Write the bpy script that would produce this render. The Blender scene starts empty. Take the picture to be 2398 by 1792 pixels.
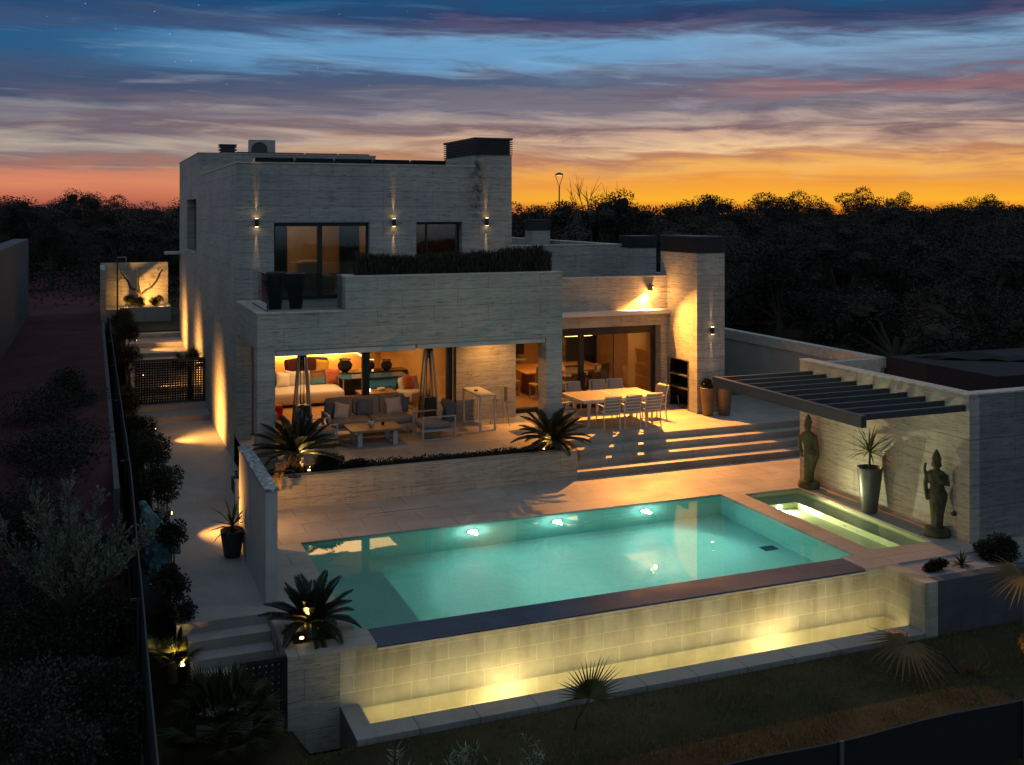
import bpy, bmesh, math, random
from mathutils import Vector, Matrix, Euler, noise as mnoise
rnd = random.Random(7)
R = math.radians
scene = bpy.context.scene
COL = scene.collection
ORIGIN = {}

# ------------------------------------------------------------------ helpers
class MB:
    def __init__(s): s.v = []; s.f = []
    def add(s, vs, fs):
        b = len(s.v); s.v += [tuple(p) for p in vs]; s.f += [tuple(i + b for i in f) for f in fs]; return s
    def box(s, x0, x1, y0, y1, z0, z1):
        vs = [(x, y, z) for z in (z0, z1) for y in (y0, y1) for x in (x0, x1)]
        return s.add(vs, [(0,2,3,1),(4,5,7,6),(0,1,5,4),(2,6,7,3),(0,4,6,2),(1,3,7,5)])
    def obox(s, c, size, rot=(0,0,0)):
        m = Matrix.Translation(c) @ Euler(rot).to_matrix().to_4x4()
        hx, hy, hz = (k/2 for k in size)
        vs = [m @ Vector((x, y, z)) for z in (-hz,hz) for y in (-hy,hy) for x in (-hx,hx)]
        return s.add(vs, [(0,2,3,1),(4,5,7,6),(0,1,5,4),(2,6,7,3),(0,4,6,2),(1,3,7,5)])
    def quad(s, a, b, c, d): return s.add([a,b,c,d], [(0,1,2,3)])
    def tube(s, pts, rad, n=8, caps=True):
        pts = [Vector(p) for p in pts]; k = len(pts)
        rad = rad if isinstance(rad, (list, tuple)) else [rad]*k
        vs = []; prev = None
        for i, p in enumerate(pts):
            d = (pts[min(i+1,k-1)] - pts[max(i-1,0)]).normalized()
            up = prev if prev is not None else (Vector((0,0,1)) if abs(d.z) < .9 else Vector((1,0,0)))
            u = (up - d*up.dot(d)).normalized(); w = d.cross(u); prev = u
            vs += [p + (u*math.cos(2*math.pi*j/n) + w*math.sin(2*math.pi*j/n))*rad[i] for j in range(n)]
        fs = [(i*n+j, i*n+(j+1)%n, (i+1)*n+(j+1)%n, (i+1)*n+j) for i in range(k-1) for j in range(n)]
        if caps: fs += [tuple(range(n-1,-1,-1)), tuple((k-1)*n+j for j in range(n))]
        return s.add(vs, fs)
    def lathe(s, prof, c=(0,0,0), n=24, sx=1, sy=1):
        vs = [(c[0]+r*sx*math.cos(2*math.pi*j/n), c[1]+r*sy*math.sin(2*math.pi*j/n), c[2]+z) for r, z in prof for j in range(n)]
        k = len(prof)
        fs = [(i*n+j, i*n+(j+1)%n, (i+1)*n+(j+1)%n, (i+1)*n+j) for i in range(k-1) for j in range(n)]
        fs += [tuple(range(n-1,-1,-1)), tuple((k-1)*n+j for j in range(n))]
        return s.add(vs, fs)
    def build(s, name, m, parent=None, smooth=False, bev=0, o=None):
        org = Vector(o) if o is not None else (ORIGIN[parent.name] if parent is not None else Vector((0,0,0)))
        me = bpy.data.meshes.new(name)
        me.from_pydata([tuple(Vector(p)-org) for p in s.v], [], s.f)
        me.materials.append(m)
        if smooth: me.polygons.foreach_set('use_smooth', [True]*len(me.polygons))
        ob = bpy.data.objects.new(name, me); COL.objects.link(ob)
        if parent is not None: ob.parent = parent
        elif o is not None: ob.location = org
        ORIGIN[ob.name] = org
        if bev:
            md = ob.modifiers.new('bevel', 'BEVEL'); md.width = bev; md.segments = 2; md.limit_method = 'ANGLE'
            md.harden_normals = False
        return ob

def tag(o, label=None, cat=None, group=None, kind=None):
    for k, v in (('label',label),('category',cat),('group',group),('kind',kind)):
        if v: o[k] = v
    return o
def thing(name, label, cat, loc=(0,0,0), group=None):
    o = bpy.data.objects.new(name, None); COL.objects.link(o); o.location = loc
    o.empty_display_size = .1
    ORIGIN[o.name] = Vector(loc)
    return tag(o, label, cat, group)
def struct(mb, name, m, **k): return tag(mb.build(name, m, **k), kind='structure')
def dup(o, loc, rz=None, label=None, group=None, scale=None, parent=None):
    c = o.copy(); COL.objects.link(c)
    if parent is not None: c.parent = parent
    else:
        c.location = loc
        if rz is not None: c.rotation_euler = (o.rotation_euler[0], o.rotation_euler[1], rz)
        if scale is not None: c.scale = scale if isinstance(scale, (tuple, list)) else (scale,)*3
        if label: c['label'] = label
        if group: c['group'] = group
    for ch in o.children: dup(ch, None, parent=c)
    return c
def lamp(kind, loc, power, col=(1,.5,.16), aim=None, spot=60, blend=.4, size=.04, parent=None, name='lamp_light', shape=None, sy=None):
    l = bpy.data.lights.new(name, kind); l.energy = power; l.color = col
    if kind == 'SPOT': l.spot_size = R(spot); l.spot_blend = blend; l.shadow_soft_size = size
    elif kind == 'POINT': l.shadow_soft_size = size
    elif kind == 'AREA':
        l.size = size
        if sy: l.shape = 'RECTANGLE'; l.size_y = sy
    o = bpy.data.objects.new(name, l); COL.objects.link(o)
    loc = Vector(loc)
    if aim is not None: o.rotation_euler = (Vector(aim)-loc).to_track_quat('-Z','Y').to_euler()
    if parent is not None: o.parent = parent; loc = loc - ORIGIN[parent.name]
    o.location = loc
    return o

# ------------------------------------------------------------------ materials
class NT:
    def __init__(s, name):
        s.m = bpy.data.materials.new(name); s.m.use_nodes = True; s.t = s.m.node_tree; s.t.nodes.clear()
        s.out = s.n('ShaderNodeOutputMaterial')
    def n(s, t, **k):
        x = s.t.nodes.new(t)
        for a, b in k.items(): setattr(x, a, b)
        return x
    def l(s, a, b): s.t.links.new(a, b)
    def math(s, op, a, b=None):
        x = s.n('ShaderNodeMath', operation=op)
        for i, v in enumerate((a, b)):
            if v is None: continue
            if isinstance(v, (int, float)): x.inputs[i].default_value = v
            else: s.l(v, x.inputs[i])
        return x.outputs[0]
    def pos(s):
        g = s.n('ShaderNodeNewGeometry'); q = s.n('ShaderNodeSeparateXYZ'); s.l(g.outputs['Position'], q.inputs[0]); return g, q
    def comb(s, x, y, z=0):
        c = s.n('ShaderNodeCombineXYZ')
        for i, v in enumerate((x, y, z)):
            if isinstance(v, (int, float)): c.inputs[i].default_value = v
            else: s.l(v, c.inputs[i])
        return c.outputs[0]
    def noise(s, vec, scale, detail=4, rough=.55, dist=0):
        x = s.n('ShaderNodeTexNoise'); x.inputs['Scale'].default_value = scale; x.inputs['Detail'].default_value = detail
        x.inputs['Roughness'].default_value = rough; x.inputs['Distortion'].default_value = dist
        if vec is not None: s.l(vec, x.inputs['Vector'])
        return x.outputs['Fac']
    def ramp(s, fac, stops, interp='LINEAR'):
        x = s.n('ShaderNodeValToRGB'); x.color_ramp.interpolation = interp
        e = x.color_ramp.elements
        while len(e) < len(stops): e.new(.5)
        for i, (p, c) in enumerate(stops):
            e[i].position = p; e[i].color = (*c, 1) if len(c) == 3 else c
        s.l(fac, x.inputs[0]); return x.outputs[0]
    def mix(s, fac, a, b, mode='MIX'):
        x = s.n('ShaderNodeMix', data_type='RGBA', blend_type=mode)
        for i, v in ((0, fac), (6, a), (7, b)):
            if isinstance(v, (int, float)): x.inputs[i].default_value = v
            elif isinstance(v, (tuple, list)): x.inputs[i].default_value = (*v, 1)
            else: s.l(v, x.inputs[i])
        return x.outputs[2]
    def bsdf(s, col, rough=.6, metal=0, bump=None, bstr=.3, bdist=.02, spec=.5, **kw):
        b = s.n('ShaderNodeBsdfPrincipled')
        if isinstance(col, (tuple, list)): b.inputs['Base Color'].default_value = (*col, 1)
        else: s.l(col, b.inputs['Base Color'])
        if isinstance(rough, (int, float)): b.inputs['Roughness'].default_value = rough
        else: s.l(rough, b.inputs['Roughness'])
        b.inputs['Metallic'].default_value = metal
        b.inputs['Specular IOR Level'].default_value = spec
        if bump is not None:
            u = s.n('ShaderNodeBump'); u.inputs['Strength'].default_value = bstr; u.inputs['Distance'].default_value = bdist
            s.l(bump, u.inputs['Height']); s.l(u.outputs[0], b.inputs['Normal'])
        for k, v in kw.items(): b.inputs[k].default_value = v
        s.l(b.outputs[0], s.out.inputs[0]); return b

def plain(name, col, rough=.6, metal=0, var=.25, scale=6, bump=.12, spec=.5):
    t = NT(name); tc = t.n('ShaderNodeTexCoord')
    f = t.noise(tc.outputs['Object'], scale, 6, .6)
    c = t.ramp(f, [(.3, tuple(k*(1-var) for k in col)), (.7, tuple(min(1, k*(1+var)) for k in col))])
    f2 = t.noise(tc.outputs['Object'], scale*9, 3)
    t.bsdf(c, rough, metal, f2, bump, .01, spec)
    return t.m

def travertine(name, c1, c2, course=.39, width=1.35, stain=False, streak=.55):
    t = NT(name); g, q = t.pos()
    u = t.math('ADD', q.outputs[0], q.outputs[1]); z = q.outputs[2]
    uz = t.comb(u, z, 0)
    br = t.n('ShaderNodeTexBrick'); br.offset = .43; br.offset_frequency = 2; br.squash = 1
    t.l(uz, br.inputs['Vector']); br.inputs['Scale'].default_value = 1
    br.inputs['Brick Width'].default_value = width; br.inputs['Row Height'].default_value = course
    br.inputs['Mortar Size'].default_value = .005; br.inputs['Mortar Smooth'].default_value = .3
    br.inputs['Color1'].default_value = (.88,.88,.90,1); br.inputs['Color2'].default_value = (1,1,1,1); br.inputs['Mortar'].default_value = (.44,.42,.40,1)
    row = t.math('MULTIPLY', t.math('FLOOR', t.math('DIVIDE', z, course)), 3.7)
    v1 = t.comb(t.math('MULTIPLY', u, .55), t.math('MULTIPLY', z, 8), row)
    f1 = t.noise(v1, 1.6, 9, .66, .4)
    base = t.ramp(f1, [(.30, c2), (.5, tuple((a+b)/2 for a, b in zip(c1, c2))), (.68, c1)])
    v2 = t.comb(t.math('MULTIPLY', u, 2.2), t.math('MULTIPLY', z, 20), row)
    f2 = t.noise(v2, 1.5, 8, .75, .8)
    pits = t.ramp(f2, [(.50, (1,1,1)), (.58, (streak+.18,)*3), (.66, (streak*.55,)*3)])
    f3 = t.noise(uz, .45, 3)
    big = t.ramp(f3, [(.25, (.74,.75,.78)), (.7, (1.05,1.04,1.0))])
    fw = t.noise(t.comb(t.math('MULTIPLY', u, 3.5), t.math('MULTIPLY', z, .35), 4), 1.0, 5, .6)
    rain = t.ramp(fw, [(.3, (.8,.8,.8)), (.55, (1,1,1))])
    c = t.mix(1, base, pits, 'MULTIPLY'); c = t.mix(1, c, big, 'MULTIPLY'); c = t.mix(.6, c, rain, 'MULTIPLY'); c = t.mix(1, c, br.outputs['Color'], 'MULTIPLY')
    if stain:
        kx = t.math('MAXIMUM', 0, t.math('SUBTRACT', 1, t.math('MULTIPLY', t.math('ABSOLUTE', t.math('SUBTRACT', q.outputs[0], 6.42)), 2.4)))
        kz = t.math('MULTIPLY', t.math('GREATER_THAN', z, 5.55), t.math('LESS_THAN', q.outputs[1], -1.0))
        kn = t.math('SUBTRACT', t.noise(t.comb(t.math('MULTIPLY', u, 5), t.math('MULTIPLY', z, 5), 9), 1, 6, .7), .40)
        km = t.n('ShaderNodeClamp'); t.l(t.math('MULTIPLY', t.math('MULTIPLY', t.math('MULTIPLY', kx, kz), kn), 5.0), km.inputs[0])
        c = t.mix(km.outputs[0], c, (.05,.045,.045))
    # damp weathering running down below the tall chimney cap
    h = t.math('ADD', t.math('MULTIPLY', pits if False else f2, .8), t.math('MULTIPLY', br.outputs['Fac'], -1.2))
    t.bsdf(c, .62, 0, h, .5, .012, .3)
    return t.m

def blocks(name):
    t = NT(name); g, q = t.pos()
    u = t.math('ADD', q.outputs[0], q.outputs[1]); z = q.outputs[2]; uz = t.comb(u, t.math('ADD', z, .035), 0)
    wob = t.noise(uz, 3, 3); uz2 = t.comb(t.math('ADD', u, t.math('MULTIPLY', wob, .02)), t.math('ADD', z, t.math('ADD', .05, t.math('MULTIPLY', wob, .014))), 0)
    br = t.n('ShaderNodeTexBrick'); br.offset = .5; br.squash = 1
    t.l(uz2, br.inputs['Vector']); br.inputs['Scale'].default_value = 1; br.inputs['Brick Width'].default_value = .58; br.inputs['Row Height'].default_value = .25
    br.inputs['Mortar Size'].default_value = .010; br.inputs['Mortar Smooth'].default_value = .4
    br.inputs['Color1'].default_value = (.74,.73,.70,1); br.inputs['Color2'].default_value = (.84,.84,.82,1); br.inputs['Mortar'].default_value = (1.0,.98,.92,1)
    f = t.noise(uz, 2.2, 8, .65)
    base = t.ramp(f, [(.3, (.42,.41,.33)), (.7, (.60,.58,.49))])
    runs = t.noise(t.comb(t.math('MULTIPLY', u, 3.2), t.math('MULTIPLY', z, .35), 0), 1, 4, .55)
    rc = t.ramp(runs, [(.40, (1,1,1)), (.62, (.62,.58,.48))])
    fadez = t.math('MULTIPLY', t.math('ADD', z, 1.75), .95); fz = t.n('ShaderNodeClamp'); t.l(fadez, fz.inputs[0])
    c = t.mix(fz.outputs[0], base, t.mix(1, base, rc, 'MULTIPLY')); c = t.mix(1, c, br.outputs['Color'], 'MULTIPLY')
    fine = t.noise(uz, 45, 5, .7)
    h = t.math('ADD', t.math('MULTIPLY', fine, .25), t.math('MULTIPLY', br.outputs['Fac'], t.math('SUBTRACT', t.math('MULTIPLY', t.noise(uz, 1.3, 1), 2.2), 1.2)))
    t.bsdf(c, .7, 0, h, .6, .012, .25); return t.m

def floorstone(name, col, tile=(1.2,.6), rough=.55, joint=.62, spec=.3):
    t = NT(name); g, q = t.pos(); xy = t.comb(q.outputs[0], q.outputs[1], 0)
    br = t.n('ShaderNodeTexBrick'); br.offset = .5; t.l(xy, br.inputs['Vector']); br.inputs['Scale'].default_value = 1
    br.inputs['Brick Width'].default_value = tile[0]; br.inputs['Row Height'].default_value = tile[1]; br.inputs['Mortar Size'].default_value = .011
    br.inputs['Color1'].default_value = (.88,.88,.88,1); br.inputs['Color2'].default_value = (1,1,1,1); br.inputs['Mortar'].default_value = (joint,joint,joint,1)
    f = t.noise(g.outputs['Position'], 1.1, 7, .62); f2 = t.noise(g.outputs['Position'], 22, 5, .7)
    c = t.ramp(f, [(.28, tuple(k*.78 for k in col)), (.72, tuple(k*1.1 for k in col))])
    c = t.mix(.5, c, t.ramp(f2, [(.3, (.72,.72,.72)), (.7, (1.1,1.1,1.1))]), 'MULTIPLY')
    c = t.mix(1, c, br.outputs['Color'], 'MULTIPLY')
    f4 = t.noise(g.outputs['Position'], .5, 6, .7, .6); c = t.mix(.8, c, t.ramp(f4, [(.36, (.80,.79,.77)), (.50, (1,1,1)), (.68, (1.06,1.05,1.03))]), 'MULTIPLY')
    rr = t.ramp(f, [(.3, (rough-.12,)*3), (.7, (rough+.15,)*3)])
    t.bsdf(c, rr, 0, f2, .18, .01, spec); return t.m

def mosaic(name, c1, c2, size=.03, grout=(.55,.6,.58), em=None):
    t = NT(name); g, q = t.pos()
    # box-mapped tile grid from the surface normal
    br = t.n('ShaderNodeTexBrick'); br.offset = 0
    n = t.n('ShaderNodeSeparateXYZ'); t.l(g.outputs['Normal'], n.inputs[0])
    az = t.math('GREATER_THAN', t.math('ABSOLUTE', n.outputs[2]), .5)
    ax = t.math('GREATER_THAN', t.math('ABSOLUTE', n.outputs[0]), .5)
    uu = t.n('ShaderNodeMix'); t.l(ax, uu.inputs[0]); t.l(q.outputs[0], uu.inputs[2]); t.l(q.outputs[1], uu.inputs[3])
    vv = t.n('ShaderNodeMix'); t.l(az, vv.inputs[0]); t.l(q.outputs[2], vv.inputs[2]); t.l(q.outputs[1], vv.inputs[3])
    uv = t.comb(uu.outputs[0], vv.outputs[0], 0)
    t.l(uv, br.inputs['Vector']); br.inputs['Scale'].default_value = 1; br.inputs['Brick Width'].default_value = size; br.inputs['Row Height'].default_value = size
    br.inputs['Mortar Size'].default_value = size*.06; br.inputs['Color1'].default_value = (*c1,1); br.inputs['Color2'].default_value = (*c2,1); br.inputs['Mortar'].default_value = (*grout,1)
    f = t.noise(g.outputs['Position'], 1.2, 4)
    c = t.mix(.5, br.outputs['Color'], t.ramp(f, [(.3,(.8,.84,.84)),(.7,(1.08,1.06,1.05))]), 'MULTIPLY')
    t.bsdf(c, .35, 0, None, spec=.3); return t.m

def glassmat(name, tint=(.9,.92,.9), boost=1.0):
    t = NT(name); tr = t.n('ShaderNodeBsdfTransparent'); tr.inputs[0].default_value = (*tint,1)
    gl = t.n('ShaderNodeBsdfGlossy'); gl.inputs['Roughness'].default_value = .02; gl.inputs[0].default_value = (.9,.95,.95,1)
    fr = t.n('ShaderNodeFresnel'); fr.inputs[0].default_value = 1.5
    k = t.math('MULTIPLY', fr.outputs[0], 1.7*boost); cl = t.n('ShaderNodeClamp'); t.l(k, cl.inputs[0])
    mx = t.n('ShaderNodeMixShader'); t.l(cl.outputs[0], mx.inputs[0]); t.l(tr.outputs[0], mx.inputs[1]); t.l(gl.outputs[0], mx.inputs[2]); t.l(mx.outputs[0], t.out.inputs[0])
    return t.m
def watermat(name, tint):
    t = NT(name); g = t.n('ShaderNodeBsdfGlass'); g.inputs['IOR'].default_value = 1.33; g.inputs['Roughness'].default_value = 0; g.inputs[0].default_value = (*tint,1)
    gg, q = t.pos(); v = t.comb(t.math('MULTIPLY', q.outputs[0], 1.0), q.outputs[1], 0)
    f = t.noise(v, 2.2, 2, .5)
    u = t.n('ShaderNodeBump'); u.inputs['Strength'].default_value = .032; u.inputs['Distance'].default_value = .03; t.l(f, u.inputs['Height']); t.l(u.outputs[0], g.inputs['Normal'])
    t.l(g.outputs[0], t.out.inputs[0]); return t.m
def shallow(name, tint):
    t = NT(name); tr = t.n('ShaderNodeBsdfTransparent'); tr.inputs[0].default_value = (*tint,1); gl = t.n('ShaderNodeBsdfGlossy'); gl.inputs['Roughness'].default_value = .03
    fr = t.n('ShaderNodeFresnel'); fr.inputs[0].default_value = 1.33; mx = t.n('ShaderNodeMixShader'); t.l(fr.outputs[0], mx.inputs[0]); t.l(tr.outputs[0], mx.inputs[1]); t.l(gl.outputs[0], mx.inputs[2]); t.l(mx.outputs[0], t.out.inputs[0]); return t.m
def emis(name, col, s):
    t = NT(name); e = t.n('ShaderNodeEmission'); e.inputs[0].default_value = (*col,1); e.inputs[1].default_value = s; t.l(e.outputs[0], t.out.inputs[0]); return t.m
def leafmat(name, c1, c2, rough=.55, trans=.25):
    t = NT(name); tc = t.n('ShaderNodeTexCoord'); oi = t.n('ShaderNodeObjectInfo')
    g = t.n('ShaderNodeNewGeometry')
    f = t.noise(tc.outputs['Object'], 1.3, 4, .6)
    r2 = t.math('ADD', t.math('MULTIPLY', g.outputs['Random Per Island'], .5), t.math('MULTIPLY', f, .5))
    c = t.ramp(r2, [(.2, c1), (.75, c2)])
    hs = t.n('ShaderNodeHueSaturation'); t.l(c, hs.inputs['Color']); t.l(t.math('ADD', .75, t.math('MULTIPLY', oi.outputs['Random'], .5)), hs.inputs['Value'])
    b = t.n('ShaderNodeBsdfPrincipled'); t.l(hs.outputs[0], b.inputs['Base Color']); b.inputs['Roughness'].default_value = rough; b.inputs['Specular IOR Level'].default_value = .3
    tl = t.n('ShaderNodeBsdfTranslucent'); t.l(hs.outputs[0], tl.inputs[0])
    mx = t.n('ShaderNodeMixShader'); mx.inputs[0].default_value = trans; t.l(b.outputs[0], mx.inputs[1]); t.l(tl.outputs[0], mx.inputs[2]); t.l(mx.outputs[0], t.out.inputs[0])
    return t.m

M = {}
M['trav'] = travertine('travertine', (.50,.495,.46), (.36,.355,.325), stain=True)
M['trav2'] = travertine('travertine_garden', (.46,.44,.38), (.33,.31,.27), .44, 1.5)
M['trav3'] = travertine('shaded_travertine', (.25,.25,.25), (.17,.17,.175), .44, 1.5)  # darker travertine copy for the pavilion front, shade put into its colour
M['blocks'] = blocks('limestone_blocks')
M['floor'] = floorstone('terrace_stone', (.40,.37,.33))
M['path'] = floorstone('path_stone', (.36,.345,.33), (2.4,1.2), .6, .85)
M['coping'] = floorstone('wet_coping_stone', (.10,.125,.17), (1.2,.6), .7, .9, .08)
M['rim'] = floorstone('rim_stone', (.30,.29,.28), (.9,3.0), .6, .45)
M['cap'] = plain('pale_coping', (.46,.42,.36), .5)
M['tile'] = mosaic('turquoise_mosaic', (.15,.50,.43), (.21,.57,.50), .03, (.45,.60,.56))
M['tile2'] = mosaic('pale_green_mosaic', (.50,.60,.38), (.56,.65,.42), .03, (.52,.58,.42))
M['tile3'] = mosaic('basin_mosaic', (.50,.52,.30), (.56,.57,.34), .03, (.5,.5,.33))
M['water'] = watermat('pool_water', (.90,.99,.97)); M['water4'] = shallow('spa_shallow_water', (.95,1,.92)); M['water3'] = shallow('overflow_water', (.93,.97,.80)); M['water2'] = watermat('basin_water', (.97,1,.94))
M['glass'] = glassmat('window_glass'); M['glassd'] = glassmat('upper_window_glass', (.74,.76,.72), 1.5); M['rail'] = glassmat('rail_glass', (.62,.72,.74), 1.2)
M['dark'] = plain('dark_anodised_metal', (.020,.020,.024), .42, .2, .15)
M['louvre'] = plain('dark_louvre_metal', (.035,.036,.040), .5, .3, .15)
M['perg'] = plain('pergola_steel', (.028,.040,.055), .55, .2, .12)
M['white'] = plain('white_powder_coat', (.55,.54,.52), .42, 0, .05)
M['grey'] = plain('light_grey_frame', (.42,.42,.42), .45, 0, .08)
M['fab'] = plain('grey_weave_fabric', (.24,.235,.235), .9, 0, .15, 30, .5)
M['blue'] = plain('slate_blue_fabric', (.095,.135,.18), .9, 0, .15, 30, .5)
M['cream'] = plain('cream_fabric', (.48,.45,.42), .9, 0, .12, 25, .5)
M['sling'] = plain('grey_sling_mesh', (.22,.23,.24), .85, 0, .1, 40, .4)
M['slat'] = plain('grey_green_slats', (.20,.23,.23), .6, 0, .1)
M['wood'] = plain('teak_wood', (.25,.15,.085), .5, 0, .3, 4)
M['pot'] = plain('slate_pot', (.055,.062,.068), .38, 0, .2); M['potd'] = plain('charcoal_pot', (.022,.024,.028), .45, 0, .2)
M['potg'] = plain('bronze_glazed_pot', (.16,.105,.055), .45, 0, .35, 3)
M['soil'] = plain('dark_soil', (.02,.016,.012), .95, 0, .5, 12, .8)
M['statue'] = plain('mossy_carved_stone', (.050,.048,.022), .85, 0, .6, 7, 1.0)
M['bluestone'] = plain('blue_green_patina', (.085,.19,.22), .8, 0, .5, 8, .8)
M['marble'] = None
M['solar'] = plain('solar_cell_glass', (.012,.014,.022), .15, .1, .1)
M['ac'] = plain('grey_unit_casing', (.34,.34,.35), .5)
M['roof'] = plain('dark_roof_gravel', (.018,.013,.016), .95, 0, .4, 14, .8)
M['plaster'] = plain('ochre_plaster', (.33,.27,.20), .85, 0, .15, 2)
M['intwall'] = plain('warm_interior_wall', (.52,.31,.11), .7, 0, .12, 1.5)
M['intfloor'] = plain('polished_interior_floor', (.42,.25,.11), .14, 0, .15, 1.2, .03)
M['black'] = plain('black_gloss', (.012,.010,.009), .15, 0, .3)
M['steel'] = plain('brushed_steel', (.42,.40,.38), .3, .9, .1)
M['bark'] = plain('tree_bark', (.055,.042,.03), .9, 0, .45, 9, .9)
M['tree'] = leafmat('woodland_leaves', (.010,.0095,.008), (.052,.044,.035), .9, .1)  # brightened brown-grey leaf colour stands in for haze
M['tree2'] = leafmat('hazy_woodland_leaves', (.020,.017,.014), (.075,.060,.047), .6, .15)  # lighter brown-grey copy, haze put into the leaf colour
M['dry'] = leafmat('dry_twigs', (.08,.06,.05), (.16,.12,.09), .7, .1)
M['cyc'] = leafmat('cycad_leaves', (.008,.013,.007), (.028,.036,.015), .42, .08)
M['fan'] = leafmat('fan_palm_leaves', (.025,.035,.012), (.07,.075,.025), .45, .2)
M['fandry'] = leafmat('dry_fan_palm_leaves', (.10,.065,.022), (.22,.14,.05), .5, .25)
M['olive'] = leafmat('olive_leaves', (.075,.092,.07), (.29,.32,.235), .45, .2)
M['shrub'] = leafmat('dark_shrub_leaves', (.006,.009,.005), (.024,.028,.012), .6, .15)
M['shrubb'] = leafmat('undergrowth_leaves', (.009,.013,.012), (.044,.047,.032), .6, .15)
M['hedge'] = leafmat('rosemary_leaves', (.020,.020,.014), (.065,.058,.036), .6, .15)
M['oleander'] = leafmat('oleander_leaves', (.08,.10,.06), (.32,.35,.22), .35, .15)
M['dracaena'] = leafmat('dracaena_leaves', (.05,.07,.02), (.14,.16,.05), .4, .25)
M['grassm'] = leafmat('lawn_grass_blades', (.036,.042,.012), (.16,.14,.05), .7, .2)
M['lawn'] = plain('lawn_earth', (.028,.024,.012), .95, 0, .6, 3, .8)
M['gravel'] = plain('white_gravel', (.30,.30,.31), .8, 0, .3, 40, .9)
M['screen'] = plain('dark_mesh_screen', (.005,.0055,.007), .9, 0, .4, 9, .4)
M['concrete'] = plain('weathered_concrete', (.07,.075,.085), .8, 0, .25, 2.5, .5)
M['housewall'] = plain('dark_blue_render', (.05,.062,.08), .85, 0, .2, 1.5)
M['redearth'] = plain('red_earth', (.060,.026,.028), .95, 0, .4, 1.5, .6)
M['e_warm'] = emis('warm_lamp_glow', (1,.62,.25), 14); M['e_strip'] = emis('led_strip_glow', (1,.56,.14), 12); M['e_pool'] = emis('pool_lamp_glow', (.9,1,.98), 22)
M['e_white'] = emis('street_lamp_glow', (1,.72,.5), 3)
def marblemat():
    t = NT('veined_marble_cap'); g, q = t.pos()
    f = t.noise(g.outputs['Position'], 3.2, 8, .7, 1.4)
    v = t.math('ABSOLUTE', t.math('SUBTRACT', f, .5))
    c = t.ramp(v, [(0,(.05,.06,.07)),(.03,(.18,.20,.22)),(.09,(.52,.55,.58))])
    t.bsdf(c, .4, 0, f, .4, .02); return t.m
M['marble'] = marblemat()

# ------------------------------------------------------------------ camera
cam = bpy.data.cameras.new('camera'); co = bpy.data.objects.new('camera', cam); COL.objects.link(co); scene.camera = co
co.location = (-3.3389, -28.1854, 5.726); co.rotation_euler = (R(90), 0, -.3777)
cam.sensor_width = 36; cam.lens = 36*2470.9/2398; cam.shift_y = -401.75/2398; cam.clip_end = 3000; cam.clip_start = .1
scene.view_settings.view_transform = 'Standard'; scene.view_settings.look = 'None'; scene.view_settings.exposure = 0
scene.render.engine = 'CYCLES'
cy = scene.cycles; cy.use_denoising = True; cy.max_bounces = 10; cy.diffuse_bounces = 4; cy.glossy_bounces = 4; cy.transmission_bounces = 6; cy.transparent_max_bounces = 16
cy.sample_clamp_indirect = 4; cy.caustics_reflective = False; cy.caustics_refractive = True; cy.blur_glossy = .6; cy.use_light_tree = True

# ------------------------------------------------------------------ sky
w = bpy.data.worlds.new('World'); scene.world = w; w.use_nodes = True
T = w.node_tree; T.nodes.clear()
class WT(NT):
    def __init__(s): s.t = T
W_ = WT()
wo = W_.n('ShaderNodeOutputWorld'); bg = W_.n('ShaderNodeBackground'); W_.l(bg.outputs[0], wo.inputs[0])
tc = W_.n('ShaderNodeTexCoord'); sp = W_.n('ShaderNodeSeparateXYZ'); W_.l(tc.outputs['Generated'], sp.inputs[0])
dx, dy, dz = sp.outputs
SA = R(43)
hl = W_.math('POWER', W_.math('ADD', W_.math('ADD', W_.math('MULTIPLY', dx, dx), W_.math('MULTIPLY', dy, dy)), 1e-5), .5)
el = W_.math('DIVIDE', dz, hl)                       # tangent of the elevation
ca = W_.math('DIVIDE', W_.math('ADD', W_.math('MULTIPLY', dx, math.sin(SA)), W_.math('MULTIPLY', dy, math.cos(SA))), hl)   # 1 towards the sunset
sa = W_.math('DIVIDE', W_.math('SUBTRACT', W_.math('MULTIPLY', dx, math.cos(SA)), W_.math('MULTIPLY', dy, math.sin(SA))), hl)
cl = W_.n('ShaderNodeMapRange'); W_.l(ca, cl.inputs[0]); cl.inputs[1].default_value = .74; cl.inputs[2].default_value = .998; cl.interpolation_type = 'SMOOTHSTEP'
near = cl.outputs[0]
def s2l(*c): return tuple(((k/255)/12.92 if k/255 <= .04045 else ((k/255+.055)/1.055)**2.4) for k in c)
def streak(seed, sx, sy, detail=6, dist=.6, shear=2.0):
    return W_.noise(W_.comb(W_.math('ADD', W_.math('MULTIPLY', sa, sx), W_.math('MULTIPLY', el, shear*sx)), W_.math('MULTIPLY', el, sy), seed), 1, detail, .6, dist)
def smooth(v, lo, hi):
    m = W_.n('ShaderNodeMapRange'); W_.l(v, m.inputs[0]); m.inputs[1].default_value = lo; m.inputs[2].default_value = hi; m.interpolation_type = 'SMOOTHSTEP'; return m.outputs[0]
n1 = streak(2.3, 3.4, 17, 5, .7); n2 = streak(7.9, 8.0, 58, 9, .8)
fade = smooth(el, .008, .05)
t0 = W_.math('MULTIPLY', el, 5.0)
off = W_.math('ADD', W_.math('MULTIPLY', W_.math('SUBTRACT', n1, .5), .20), W_.math('MULTIPLY', W_.math('SUBTRACT', n2, .5), .22))
t_ = W_.math('ADD', t0, W_.math('MULTIPLY', off, fade))        # about 1 at the top of the frame
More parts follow.
